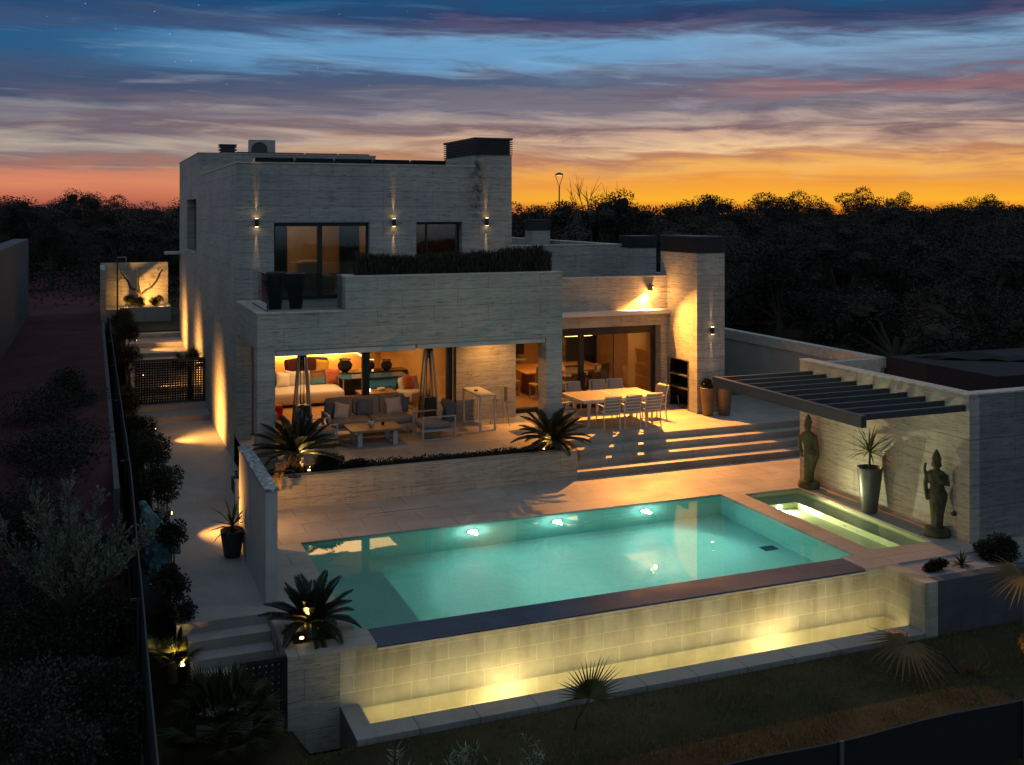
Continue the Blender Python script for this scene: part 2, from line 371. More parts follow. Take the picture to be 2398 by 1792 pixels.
far_r = W_.ramp(t_, [(.0, s2l(128,70,66)), (.05, s2l(190,102,78)), (.12, s2l(218,132,96)), (.17, s2l(196,126,102)), (.21, s2l(136,106,110)), (.27, s2l(138,120,122)), (.32, s2l(176,162,150)), (.38, s2l(112,102,114)), (.45, s2l(132,130,138)), (.52, s2l(68,82,110)), (.64, s2l(56,82,116)), (.77, s2l(36,90,134)), (.86, s2l(58,80,118)), (.93, s2l(28,76,120)), (1.0, s2l(16,72,116))])
near_r = W_.ramp(t_, [(.0, s2l(224,118,12)), (.05, s2l(255,178,22)), (.12, s2l(246,160,44)), (.19, s2l(244,178,88)), (.245, s2l(196,134,96)), (.28, s2l(240,200,150)), (.325, s2l(206,166,142)), (.37, s2l(130,104,106)), (.42, s2l(184,160,150)), (.47, s2l(122,116,130)), (.53, s2l(124,116,126)), (.60, s2l(96,106,130)), (.67, s2l(116,136,164)), (.78, s2l(126,166,200)), (.85, s2l(80,82,116)), (.91, s2l(44,60,100)), (1.0, s2l(20,84,126))])
sky = W_.mix(near, far_r, near_r)
def patch(sky, tc0, w, a0, a1, col, amt, wob=.5):
    d = W_.math('ABSOLUTE', W_.math('SUBTRACT', t_, tc0)); k = smooth(d, w, w*.25)
    az = W_.math('MULTIPLY', smooth(sa, a0-.10, a0+.06), smooth(sa, a1+.10, a1-.06))
    return W_.mix(W_.math('MULTIPLY', W_.math('MULTIPLY', k, az), amt), sky, col)
sky = patch(sky, .56, .075, -.16, .4, s2l(168,100,92), .5)
sky = patch(sky, .63, .06, -.70, -.34, s2l(66,86,120), .75)
sky = patch(sky, .74, .09, -.62, -.22, s2l(100,160,206), .7)
sky = patch(sky, .87, .04, -.42, .3, s2l(104,80,104), .3)
k1 = W_.math('MULTIPLY', smooth(streak(13.7, 5.0, 48, 9, .9), .45, .66), W_.math('MULTIPLY', fade, .68))
sky = W_.mix(k1, sky, W_.ramp(t_, [(.0, s2l(190,96,40)), (.2, s2l(190,122,84)), (.4, s2l(110,92,104)), (.7, s2l(70,88,120)), (1.0, s2l(40,66,104))]))
k3 = W_.math('MULTIPLY', smooth(streak(21.3, 8.0, 80, 9, .8), .52, .74), W_.math('MULTIPLY', fade, .30))
sky = W_.mix(k3, sky, W_.ramp(t_, [(.0, s2l(255,190,70)), (.25, s2l(250,214,160)), (.5, s2l(190,184,190)), (.75, s2l(150,188,216)), (1.0, s2l(60,120,164))]))
# stars
vo = W_.n('ShaderNodeTexVoronoi'); vo.inputs['Scale'].default_value = 80; W_.l(tc.outputs['Generated'], vo.inputs['Vector'])
st = W_.math('MULTIPLY', W_.math('LESS_THAN', vo.outputs['Distance'], .040), W_.math('GREATER_THAN', t_, .55))
sky = W_.mix(W_.math('MULTIPLY', W_.math('MULTIPLY', st, .45), W_.math('SUBTRACT', 1, near)), sky, (.75,.8,.85))
# away from the sunset and overhead: plain blue dusk (physical sky, low sun) that lights the facades
ns = W_.n('ShaderNodeTexSky'); ns.sky_type = 'NISHITA'; ns.sun_disc = False; ns.sun_elevation = R(.5); ns.sun_rotation = SA; ns.air_density = 1.2; ns.dust_density = 1.5
dusk = W_.mix(.97, W_.mix(1, ns.outputs[0], (.10,.10,.10), 'MULTIPLY'), DUSK if 'DUSK' in globals() else (.212,.280,.355))
up = W_.n('ShaderNodeMapRange'); W_.l(el, up.inputs[0]); up.inputs[1].default_value = .26; up.inputs[2].default_value = .55; up.interpolation_type = 'SMOOTHSTEP'
bk = W_.n('ShaderNodeMapRange'); W_.l(ca, bk.inputs[0]); bk.inputs[1].default_value = .45; bk.inputs[2].default_value = -.1; bk.interpolation_type = 'SMOOTHSTEP'
sky = W_.mix(W_.math('MAXIMUM', up.outputs[0], bk.outputs[0]), sky, dusk)
below = W_.n('ShaderNodeMapRange'); W_.l(el, below.inputs[0]); below.inputs[1].default_value = 0; below.inputs[2].default_value = -.04
sky = W_.mix(below.outputs[0], sky, (.012,.012,.014))
hs_ = W_.n('ShaderNodeHueSaturation'); hs_.inputs['Saturation'].default_value = .98; W_.l(sky, hs_.inputs['Color']); W_.l(hs_.outputs[0], bg.inputs[0]); bg.inputs[1].default_value = 1.0
sl = bpy.data.lights.new('sun', 'SUN'); sl.energy = .05; sl.angle = R(12); sl.color = (1,.55,.25)
so = bpy.data.objects.new('sun', sl); COL.objects.link(so); so.rotation_euler = Vector((-math.sin(SA), -math.cos(SA), -math.tan(R(3)))).to_track_quat('-Z','Y').to_euler()
# ================================================================== ground and setting
def hgt(x, y):
    def ss(a, b, v):
        k = min(1, max(0, (v-a)/(b-a))); return k*k*(3-2*k)
    if x < -2.93:
        h = -1.4 + 2.5*ss(-17, -6, y)
        return h - .02*max(0, -x-8) if x > -40 else h-.6
    if y < -14.02: return -1.575 - .05*ss(-14, -18, -y-28)
    if y > 18.2: return .72
    if 0 <= x <= 15.72 and -13.99 <= y <= -5.9: return -2.7
    if x > 15.7: return -.3 + .9*ss(-8, 6, y)
    return -1.72
xs = [-900,-500,-250,-120,-70,-45,-30,-20,-14,-10,-8,-6,-4.5,-3.6,-2.97,-2.9,-2,-.7,0,3,6,9,12,14,15.7,15.75,17,20,26,34,45,60,90,140,250,500,900]
ys = [-120,-60,-40,-30,-24,-20,-18,-16,-15,-14.05,-14.0,-12,-10,-8,-6,-3,0,3,6,9,12,15,18.15,18.25,22,27,34,45,60,90,140,220,350,600,1200]
g = MB(); g.v = [(x, y, hgt(x, y)) for y in ys for x in xs]; nx = len(xs)
g.f = [(j*nx+i, j*nx+i+1, (j+1)*nx+i+1, (j+1)*nx+i) for j in range(len(ys)-1) for i in range(nx-1)]
def groundmat():
    t = NT('ground'); gg, q = t.pos()
    f = t.noise(gg.outputs['Position'], .6, 8, .65)
    c = t.ramp(f, [(.3,(.024,.021,.012)),(.7,(.070,.058,.030))])
    red = t.math('MULTIPLY', t.math('LESS_THAN', q.outputs[0], -2.94), t.math('GREATER_THAN', q.outputs[1], -12))
    c2 = t.ramp(f, [(.3,(.050,.020,.024)),(.7,(.105,.046,.048))])
    f2 = t.noise(gg.outputs['Position'], 9, 5, .7)
    t.bsdf(t.mix(red, c, c2), .95, 0, f2, .8, .04, .1); return t.m
struct(g, 'ground', groundmat())

# terrace, pool deck and side path (one stone surface each)
Z1 = -.66
t_ = MB(); t_.box(.0, 7.37, -4.66, -.55, -.72, 0).box(7.37, 15.6, -4.24, -.25, -.72, 0); struct(t_, 'terrace', M['floor'])
d = MB()
for b in ((-.756,15.6,-7.81,-4.3),(-.756,.37,-11.17,-7.81),(9.81,10.3,-12.99,-7.81),(10.3,11.77,-8.0,-7.81),(10.3,11.77,-12.98,-12.2),(11.77,15.6,-12.98,-7.81)):
    d.box(*b, -.712, Z1)
# coping round the end planter
for b in ((-.756,-.6,-12.98,-11.17),(.05,.37,-12.98,-11.17),(-.6,.05,-12.98,-12.56),(-.6,.05,-11.75,-11.17),(.37,.55,-12.99,-12.33),(9.48,9.81,-12.99,-12.33)):
    d.box(b[0],b[1],min(b[2],b[2]) if b[2]>-12.9 else -12.99,b[3], -.712, Z1)
struct(d, 'pool_deck', M['floor'])
p = MB(); p.box(-2.15, -.756, -11.17, 5.2, -.9, Z1).box(-.756, -.003, -4.3, 5.2, -.9, Z1)
p.box(-2.15, -.003, 5.2, 6.3, -.9, -.495).box(-2.15, -.003, 6.3, 8.6, -.9, -.33)
for i, (a, b) in enumerate(((8.6,10.4),(10.4,12.2),(12.2,14.0),(14.0,15.8),(15.8,17.6),(17.6,22.9))):
    p.box(-2.15, -.003 if b < 18 else .9, a, b, -.9, -.15+.165*i)
struct(p, 'side_path', M['path'])

st = thing('garden_steps', 'four wide stone steps from the terrace down to the pool deck', 'steps', (7.37,-5.41,-.66))
for i in range(3):
    MB().box(7.37, 14.6, -4.63-.39*i, -4.24-.39*i, -.70, -.165*(i+1)).build('tread', M['floor'], st, bev=.006)
s2 = thing('lower_steps', 'narrow stone steps going down beside the pool end planter', 'steps', (-1.8,-11.17,-.66))
for i in range(5):
    MB().box(-2.0, -.76, -11.17-.33*(i+1), -11.17-.33*i, -1.75, Z1-.16*(i+1)).build('tread', M['path'], s2, bev=.006)

# ================================================================== villa
H = thing('villa', 'two storey modern villa clad in pale travertine with flat roofs', 'house', (0,-4.63,0))
w_ = MB()
# garden side wall
w_.box(0,.35,-1.18,17.8,-.72,2.65).box(0,.35,-1.07,17.8,2.65,3.45).box(0,.35,-1.07,17.8,3.45,4.29).box(0,.35,-1.07,10.09,4.29,6.15).box(0,.35,14.18,17.8,4.29,6.15)
w_.box(0,.35,-1.07,17.8,6.15,6.93).box(0,.35,9.31,17.8,6.93,7.70)
w_.box(0,.35,-4.09,-1.18,-.72,-.004)
# upper front
w_.box(.35,.92,-1.07,-.72,3.45,6.93).box(3.40,4.67,-1.07,-.72,3.45,6.93).box(5.97,6.34,-1.07,-.72,3.45,6.93).box(.92,3.40,-1.07,-.72,5.43,6.93).box(4.67,5.97,-1.07,-.72,5.43,6.93)
w_.box(7.06,7.41,1.65,9.31,3.45,6.93).box(.35,6.2,9.31,9.66,6.93,7.70).box(5.85,6.2,9.66,17.8,6.93,7.70).box(.35,6.2,17.45,17.8,6.93,7.7).box(.35,7.41,17.45,17.8,-.7,6.93)
w_.build('wall', M['trav'], H)
# balcony front and porch columns
f = MB().box(0,7.33,-4.63,-4.33,2.64,3.45).box(1.96,7.33,-4.63,-4.33,3.45,4.22).box(1.96,2.2,-4.33,-3.75,3.45,4.22).box(2.2,7.33,-3.95,-3.75,3.45,4.22).box(0,7.33,-4.33,-1.07,2.66,3.43)
f.build('balcony', M['trav'], H)
MB().box(.003,.39,-4.627,-4.09,-.72,2.64).build('column', M['trav'], H)
MB().box(6.91,7.327,-4.627,-4.11,-.02,2.64).build('column', M['trav'], H)
MB().box(-.025,1.96,-4.655,-4.40,3.45,3.485).box(-.025,.23,-4.40,-1.07,3.45,3.485).build('balcony_ledge', M['cap'], H)
MB().box(.23,1.96,-4.40,-1.07,3.43,3.46).box(1.96,7.3,-3.75,-1.07,3.43,3.46).build('balcony_floor', M['path'], H)
MB().box(1.94,7.35,-4.65,-4.31,4.22,4.245).box(1.94,2.22,-4.31,-3.73,4.22,4.245).box(2.22,7.35,-3.97,-3.73,4.22,4.245).build('parapet_cap', M['cap'], H)
MB().box(2.2,7.33,-4.33,-3.95,4.0,4.16).build('planting_bed', M['soil'], H)
# roofs
rf = MB().box(.35,7.06,-.72,9.31,6.62,6.78).box(.35,5.85,9.66,17.45,7.4,7.55).build('roof', M['roof'], H)
MB().box(-.02,6.36,-1.09,-.70,6.93,6.965).box(-.02,.37,-.70,9.31,6.93,6.965).box(-.02,6.22,9.29,9.68,7.70,7.735).box(-.02,.37,9.68,17.82,7.70,7.735).box(5.83,6.22,9.68,17.82,7.70,7.735).build('coping', M['cap'], H)
def louvre_box(x0,x1,y0,y1,z0,z1,parent,n=7):
    m = MB(); o = .02
    m.box(x0+.04,x1-.04,y0+.04,y1-.04,z0,z1-.01)
    st_ = (z1-z0)/n
    for i in range(n):
        z = z0+st_*i
        m.box(x0-o,x1+o,y0-o,y0+.03,z+.012,z+st_*.62).box(x0-o,x0+.03,y0+.03,y1+o,z+.012,z+st_*.62).box(x1-.03,x1+o,y0+.03,y1+o,z+.012,z+st_*.62).box(x0+.03,x1-.03,y1-.03,y1+o,z+.012,z+st_*.62)
    m.box(x0-.03,x1+.03,y0-.03,y1+.03,z1-.02,z1+.015)
    return m.build('louvre_cap', M['louvre'], parent)
ch = MB().box(6.34,7.41,-1.068,1.65,2.66,7.25).build('chimney', M['trav'], H)
louvre_box(6.34,7.41,-1.07,1.65,7.25,7.72,ch,8)
# windows of the upper floor
def window(x0,x1,y,z0,z1,muls,parent,glass,fw=.07,name='window',head=.07):
    m = MB().box(x0,x0+fw,y,y+.08,z0,z1).box(x1-fw,x1,y,y+.08,z0,z1).box(x0+fw,x1-fw,y,y+.08,z1-head,z1).box(x0+fw,x1-fw,y,y+.08,z0,z0+fw)
    for a,b in muls: m.box(a,b,y-.01,y+.09,z0+fw,z1-head)
    fr = m.build(name, M['dark'], parent, bev=.004)
    MB().box(x0+fw,x1-fw,y+.03,y+.045,z0+fw,z1-head).build('pane', glass, fr)
    return fr
window(.92,3.40,-.93,3.47,5.43,[(2.05,2.18)],H,M['glassd'],.06,head=.10)
window(4.67,5.97,-.80,3.47,5.43,[(5.02,5.06)],H,M['glassd'],.04)
MB().box(.28,.30,10.09,14.18,4.29,6.15).build('side_window', M['black'], H)
MB().box(-.05,.28,10.05,14.22,4.25,4.287).build('window_sill', M['cap'], H)
# upstairs room behind the big window
up = MB().box(.4,7.0,2.6,2.7,3.45,6.6).box(3.9,4.0,-.7,2.6,3.45,6.6).box(.36,.40,-.7,2.6,3.45,6.6); up.build('upstairs_wall', M['plaster'], H)
MB().box(.36,7.0,-.72,2.6,3.40,3.455).build('upstairs_floor', M['intfloor'], H)
MB().box(4.0,7.0,.6,.65,3.45,6.6).build('wardrobe_panel', M['wood'], H)
# porch glazing
fr = MB()
for a, b in ((.36,.42),(3.29,3.49),(5.64,5.80)): fr.box(a,b,-.72,-.60,.02,2.52)
fr.box(.36,5.85,-.72,-.60,2.52,2.66).box(.36,5.85,-.72,-.60,.0,.03)
fr = fr.build('sliding_door', M['dark'], H, bev=.004)
MB().box(3.49,5.64,-.655,-.645,.03,2.52).build('pane', M['glass'], fr)
MB().box(5.85,7.60,-.90,-.45,.0,2.658).build('porch_wall', M['trav'], H)
MB().box(7.41,7.6,-.45,4.6,.0,2.5).box(7.33,7.6,-.75,-.45,2.36,2.66).build('inner_wall', M['intwall'], H)
# single storey wing
wg = MB().box(7.335,12.487,-.75,-.45,2.36,3.78) if False else MB().box(7.6,12.487,-.75,-.45,2.36,3.78).box(7.33,7.6,-.75,-.45,2.66,3.78)
wg.box(12.30,12.487,-.75,-.30,0,2.36)
wg.box(7.41,13.0,3.0,3.3,3.4,4.6).box(12.7,13.0,3.3,13,3.4,4.6).box(7.41,13,12.7,13,0,4.6).box(13.1,13.4,-.38,3.0,0,3.78).box(12.7,13.0,3.3,12.7,0,3.4)
wg.build('wing_wall', M['trav'], H)
MB().box(7.41,13.1,-.45,3.0,3.35,3.5).box(7.41,12.7,3.3,12.7,4.2,4.36).build('wing_roof', M['roof'] if False else M['plaster'], H)
MB().box(7.335,12.47,-.77,-.43,3.78,3.81).box(7.41,13.02,2.98,3.32,4.60,4.63).box(12.68,13.02,3.32,13.02,4.60,4.63).box(7.41,12.68,12.68,13.02,4.60,4.63).build('wing_coping', M['cap'], H)
MB().box(7.34,12.60,-.98,-.752,2.70,2.84).build('awning_cassette', M['white'], H, bev=.02)
# porch awnings
MB().box(.40,3.62,-4.60,-4.42,2.50,2.628).build('awning_cassette', M['grey'], H, bev=.02)
MB().box(3.66,6.90,-4.60,-4.42,2.52,2.632).build('awning_cassette', M['grey'], H, bev=.02)
# wing glazing
wf = MB()
for a, b in ((7.66,7.74),(9.77,9.93),(12.18,12.29)): wf.box(a,b,-.42,-.32,.12,2.1)
wf.box(7.6,12.3,-.42,-.32,2.1,2.36).box(7.6,12.3,-.50,-.30,-.0,.12)
wf = wf.build('sliding_door', M['dark'], H, bev=.004)
MB().box(9.93,12.18,-.375,-.365,.12,2.1).build('pane', M['glass'], wf)
MB().box(8.75,9.77,-.395,-.385,.12,2.1).build('pane', M['glass'], wf)
MB().box(10.9,10.93,-.385,-.36,.12,2.1).build('pane_stile', M['dark'], wf)
# barbecue chimney
bb = MB().box(12.49,13.40,-2.44,-1.98,-.02,4.52).box(12.49,13.40,-.83,-.38,-.02,4.52).box(13.06,13.40,-1.98,-.83,-.02,1.43).box(12.49,13.40,-1.98,-.83,1.43,4.52)
bb = bb.build('barbecue_chimney', M['trav'], H)
louvre_box(12.49,13.40,-2.44,-.38,4.52,4.99,bb,8)
n = MB().box(13.0,13.06,-1.98,-.83,0,1.43).box(12.56,13.0,-1.98,-1.965,0,1.43).box(12.56,13.0,-.845,-.83,0,1.43).box(12.56,13.0,-1.965,-.845,1.415,1.43)
n.build('niche_lining', M['black'], bb)
n = MB()
for z in (.60,.97): n.box(12.47,13.0,-1.965,-.845,z-.02,z+.012)
n.box(12.475,12.50,-1.985,-1.955,-.0,1.44).box(12.475,12.50,-.855,-.825,-.0,1.44).box(12.475,12.50,-1.955,-.855,1.41,1.44)
n.build('niche_frame', M['steel'], bb)
c2 = MB().box(12.36,13.12,1.0,1.98,3.5,4.56).build('chimney', M['trav'], H); louvre_box(12.36,13.12,1.0,1.98,4.56,4.93,c2,6)
c3 = MB().box(11.83,12.55,8.0,8.7,4.36,4.99).build('chimney', M['trav'], H); louvre_box(11.83,12.55,8.0,8.7,4.99,5.39,c3,6)
MB().box(-.62,-.003,17.0,17.8,3.95,4.05).build('rear_canopy', M['cap'], H)

# interior shells
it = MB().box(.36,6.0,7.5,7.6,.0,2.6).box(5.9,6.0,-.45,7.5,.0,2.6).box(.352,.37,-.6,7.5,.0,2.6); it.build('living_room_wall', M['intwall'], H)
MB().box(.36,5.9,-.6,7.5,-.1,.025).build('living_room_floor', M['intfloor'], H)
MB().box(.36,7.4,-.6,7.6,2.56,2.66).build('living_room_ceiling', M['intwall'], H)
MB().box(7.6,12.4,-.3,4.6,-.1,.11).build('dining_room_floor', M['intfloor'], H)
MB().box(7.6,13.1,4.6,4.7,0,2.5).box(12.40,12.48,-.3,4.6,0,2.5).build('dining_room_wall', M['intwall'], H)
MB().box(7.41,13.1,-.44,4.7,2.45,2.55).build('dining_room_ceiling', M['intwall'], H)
cv = MB().box(1.2,5.2,7.30,7.5,.90,2.5).box(5.0,5.2,5.4,7.30,.90,2.5).build('floating_panel', M['intwall'], H)
MB().box(1.2,5.0,7.31,7.45,.865,.898).box(5.0,5.14,5.4,7.31,.865,.898).build('led_strip', M['e_strip'], cv)
lamp('AREA', (3.2,7.40,.86), 26, (1,.46,.09), (3.2,7.42,0), size=2.6, sy=.1, parent=H)
lamp('AREA', (3.2,2.8,2.5), 150, (1,.52,.19), (3.2,2.8,0), size=3.2, parent=H)
lamp('AREA', (3.6,6.3,2.5), 60, (1,.50,.16), (3.6,6.3,0), size=1.6, parent=H)
lamp('AREA', (9.9,1.6,2.4), 40, (1,.43,.10), (9.9,1.6,0), size=1.6, parent=H)
lamp('SPOT', (8.3,.5,2.4), 130, (1,.5,.15), (8.3,.5,0), spot=100, parent=H)
lamp('SPOT', (3.3,-2.6,2.6), 40, (1,.42,.10), (3.3,-2.6,0), spot=140, blend=1, parent=H)
lamp('SPOT', (6.7,-1.9,2.6), 190, (1,.42,.09), (6.8,-1.0,.8), spot=110, blend=1, parent=H)
lamp('POINT', (1.7,1.2,5.9), 70, (1,.52,.2), size=.2, parent=H)
lamp('POINT', (5.4,.2,5.8), 4, (1,.5,.15), size=.1, parent=H)

# wall lamps ---------------------------------------------------------------
def wall_lamp(x, y, z, label, p=30):
    t = thing('wall_lamp', label, 'wall lamp', (x,y,z), 'up and down wall lamps')
    MB().lathe([(.045,-.10),(.05,-.09),(.05,.09),(.045,.10)], (x,y-.085,z), 16).build('lamp_body', M['dark'], t, smooth=False)
    MB().box(x-.03,x+.03,y-.05,y+.0,z-.06,z+.06).build('wall_bracket', M['dark'], t)
    MB().lathe([(.04,-.106),(.04,-.102)], (x,y-.085,z), 16).build('lens', M['e_warm'], t); MB().lathe([(.04,.102),(.04,.106)], (x,y-.085,z), 16).build('lens', M['e_warm'], t)
    for s in (1,-1):
        lamp('SPOT', (x,y-.028,z+s*.11), p*2.6, (1,.56,.2), (x,y-.012,z+s*1.2), spot=15, blend=1, size=.008, parent=t)
wall_lamp(.48,-1.07,5.43,'up and down wall lamp beside the corner over the glass balcony rail')
wall_lamp(4.04,-1.07,5.42,'up and down wall lamp between the two upper windows')
wall_lamp(6.65,-1.07,5.43,'up and down wall lamp on the upper chimney shaft')
wall_lamp(12.95,-2.44,2.34,'up and down wall lamp on the barbecue chimney')
fl = thing('flood_lamp', 'small bright flood lamp on the wing wall above the white awning', 'wall lamp', (11.94,-.75,3.49))
MB().box(11.89,11.99,-.92,-.751,3.50,3.54).build('lamp_body', M['dark'], fl); MB().lathe([(.03,-.012),(.03,0)], (11.94,-.90,3.49), 16).build('lens', M['e_warm'], fl)
MB().box(11.872,11.880,-1.0,-.751,3.386,3.56).build('side_shield', M['dark'], fl)
lamp('SPOT', (11.94,-.83,3.42), 5600, (1,.37,.06), (11.94-.5*4,-.83-.70*4,3.42-.62*4), spot=134, blend=1, size=.006, parent=fl)
lamp('POINT', (11.94,-1.05,3.30), 34, (1,.42,.10), size=.03, parent=fl)  # extra fill light added for the chimney face and nearby wall

fd = thing('slot_drain', 'thin dark slot drain in the pool deck below the porch planter', 'drain', (2.2,-6.3,-.66)); MB().box(2.0,3.6,-6.42,-6.405,-.665,-.656).build('slot', M['dark'], fd)
# roof things ------------------------------------------------------------
for i in range(5):
    x0 = .7+1.09*i
    t = thing('solar_panel', ['solar panel on the low roof closest to the garden side corner','second solar panel on the low roof from the garden side corner','middle solar panel of the five along the front parapet','fourth solar panel along the front parapet, next but one to the chimney','solar panel on the low roof beside the louvred chimney'][i], 'solar panel', (x0,1.0,6.78), 'solar panels on the low roof')
    MB().add([(x0,.75,6.90),(x0+1.03,.75,6.90),(x0+1.03,2.35,6.92),(x0,2.35,6.92),(x0,.73,7.17),(x0+1.03,.73,7.17),(x0+1.03,2.35,6.96),(x0,2.35,6.96)],[(3,2,1,0),(4,5,6,7),(0,1,5,4),(1,2,6,5),(2,3,7,6),(3,0,4,7)]).build('panel', M['solar'], t)
    MB().box(x0+.0,x0+1.03,.80,.84,6.78,6.90).build('support_frame', M['steel'], t)
for i in range(4):
    x0 = 1.35+1.2*i
    t = thing('solar_panel', ['flat solar panel on the high rear roof just past the vent','flat solar panel on the high rear roof below the air conditioner','third flat solar panel on the high rear roof','flat solar panel on the high rear roof nearest the chimney'][i], 'solar panel', (x0,9.9,7.55), 'solar panels on the high rear roof')
    MB().box(x0,x0+1.12,9.7,11.3,7.765,7.80).build('panel', M['solar'], t); MB().box(x0+.1,x0+.96,9.75,9.81,7.55,7.765).build('support_frame', M['steel'], t)
ac = thing('air_conditioner', 'grey air conditioner unit with round fan on the roof', 'air conditioner', (2.3,11.6,7.55))
MB().box(2.0,2.95,11.5,11.85,7.62,8.36).build('casing', M['ac'], ac, bev=.02)
fm = MB().lathe([(.0,0),(.27,0),(.27,.02),(.29,.02),(.29,-.01),(0,-.01)], (0,0,0), 28)
fm.v = [(2.36+x, 11.49-z, 7.98+y) for x,y,z in fm.v]; fm.build('fan_grille', M['black'], ac)
MB().box(2.1,2.85,11.55,11.8,7.55,7.62).build('foot', M['dark'], ac)
rv = thing('roof_vent', 'small dark louvred vent on the rear roof', 'roof vent', (1.17,11.5,7.55))
MB().box(.75,1.8,11.2,12.0,7.55,7.80).build('base', M['cap'], rv); louvre_box(.95,1.5,11.3,11.8,7.80,8.14,rv,3)

# balcony rail and pots --------------------------------------------------
gr = thing('glass_railing', 'frameless tinted glass railing round the balcony corner', 'railing', (.26,-4.25,3.46))
MB().box(.262,.278,-4.232,-2.0,3.46,4.31).build('pane', M['rail'], gr); MB().box(.26,1.95,-4.25,-4.234,3.46,4.31).build('pane', M['rail'], gr)
MB().box(.255,.285,-4.25,-2.0,3.46,3.50).box(.285,1.95,-4.255,-4.225,3.46,3.50).build('base_rail', M['steel'], gr)
def tall_pot(loc, r0, r1, h, mat, label, name='tall_planter', soil=True):
    t = thing(name, label, 'plant pot', loc)
    MB().lathe([(r0*.9,0),(r0,.02),(r0+(r1-r0)*.5,h*.5),(r1,h-.02),(r1,h),(r1-.03,h),(r1-.03,h-.07)], loc, 32).build('pot', mat, t, smooth=True)
    MB().lathe([(r1-.035,h-.08),(r1-.035,h-.06)], loc, 24).build('soil', M['soil'], t)
    return t
tall_pot((.56,-3.55,3.46), .14, .22, .86, M['potd'], 'empty charcoal planter on the balcony, closer to the side glass')
tall_pot((.98,-3.85,3.46), .14, .23, .84, M['potd'], 'empty charcoal planter on the balcony, closer to the stone parapet')

# ================================================================== pool
P = thing('swimming_pool', 'rectangular swimming pool lined with turquoise mosaic', 'pool', (.37,-12.33,-2.1))
x0,x1,y0,y1,zb = .37,9.81,-12.33,-7.81,-2.1
m = MB()
m.quad((x0,y0,zb),(x1,y0,zb),(x1,y1,zb),(x0,y1,zb)); m.quad((x0,y1,zb),(x1,y1,zb),(x1,y1,Z1-.053),(x0,y1,Z1-.053)); m.quad((x1,y0,zb),(x0,y0,zb),(x0,y0,Z1-.053),(x1,y0,Z1-.053))
m.quad((x1,y1,zb),(x1,y0,zb),(x1,y0,Z1-.053),(x1,y1,Z1-.053)); m.quad((x0,y0,zb),(x0,y1,zb),(x0,y1,Z1-.053),(x0,y0,Z1-.053))
m.build('basin', M['tile'], P)
MB().box(x0+.002,1.52,y0+.002,y1-.002,zb,-1.05).build('sun_shelf', M['tile'], P)
MB().box(9.3,9.62,-10.25,-10.0,zb,zb+.012).build('drain', M['dark'], P)
struct(MB().quad((x0-.01,y0-.01,-.70),(x1+.01,y0-.01,-.70),(x1+.01,y1+.01,-.70),(x0-.01,y1+.01,-.70)), 'pool_water', M['water'])
# hidden faces of the deck edge inside the pool are the coping noses
for px, lab in ((3.87,'round pool lamp in the back wall, closest to the shallow shelf'),(5.76,'round pool lamp in the middle of the back wall'),(7.87,'round pool lamp in the back wall, closest to the spa')):
    t = thing('pool_lamp', lab, 'pool lamp', (px,-7.81,-1.13), 'pool wall lamps')
    k = MB().lathe([(.0,0),(.105,0),(.10,.02),(0,.03)], (0,0,0), 20); k.v = [(px+x, -7.812-z, -1.13+y) for x,y,z in k.v]; k.build('lens', M['e_pool'], t)
    k = MB().lathe([(.108,0),(.14,0),(.14,.012),(.108,.012)], (0,0,0), 20); k.v = [(px+x, -7.812-z, -1.13+y) for x,y,z in k.v]; k.build('rim', M['steel'], t)
    lamp('POINT', (px,-8.02,-1.10), 14, (.8,1,.94), size=.04, parent=t); lamp('SPOT', (px,-7.90,-1.13), 105, (.66,1,.88), (px,-9.6,-1.3), spot=170, blend=1, size=.06, parent=t)  # point light added to make a halo on the wall round the lens
    lamp('SPOT', (px,-7.95,-1.13), 560, (.74,1,.90), (px,-9.4,-2.1), spot=86, blend=1, size=.06, parent=t)
J = thing('spa_pool', 'narrow pale green spa pool with a bench beside the statues', 'spa pool', (10.3,-12.2,-1.7))
a0,a1,b0,b1,zj = 10.3,11.77,-12.2,-8.0,-.93
m = MB(); m.quad((a0,b0,zj),(a1,b0,zj),(a1,b1,zj),(a0,b1,zj)); m.quad((a0,b1,zj),(a1,b1,zj),(a1,b1,Z1-.053),(a0,b1,Z1-.053)); m.quad((a1,b0,zj),(a0,b0,zj),(a0,b0,Z1-.053),(a1,b0,Z1-.053)); m.quad((a1,b1,zj),(a1,b0,zj),(a1,b0,Z1-.053),(a1,b1,Z1-.053)); m.quad((a0,b0,zj),(a0,b1,zj),(a0,b1,Z1-.053),(a0,b0,Z1-.053))
m.build('basin', M['tile2'], J)
MB().box(11.30,a1-.002,b0+.002,b1-.002,zj,-.80).box(a0+.002,11.30,-8.55,b1-.002,zj,-.80).build('bench', M['tile2'], J)
for y in (-10.2,-10.6): MB().box(11.283,11.298,y-.03,y+.03,-.885,-.865).build('jet', M['steel'], J)
struct(MB().quad((a0-.01,b0-.01,-.70),(a1+.01,b0-.01,-.70),(a1+.01,b1+.01,-.70),(a0-.01,b1+.01,-.70)), 'spa_water', M['water4'])
t = thing('pool_lamp', 'round spa lamp in the bench end of the pale green spa pool', 'pool lamp', (10.85,-8.55,-.86))
k = MB().lathe([(.0,0),(.045,0),(.042,.015),(0,.02)], (0,0,0), 20); k.v = [(10.85+x*1.5, -8.552-z, -.866+y) for x,y,z in k.v]; k.build('lens', M['e_pool'], t)
lamp('SPOT', (10.85,-8.62,-.86), 280, (1,.92,.52), (11.0,-10.5,-.6), spot=179, blend=1, size=.05, parent=t)
lamp('AREA', (10.32,-10.3,-.82), 14, (1,.95,.52), (11.3,-10.3,-.72), size=3.4, sy=.05, parent=J)  # unseen strip light added to brighten the pavilion wall through the water

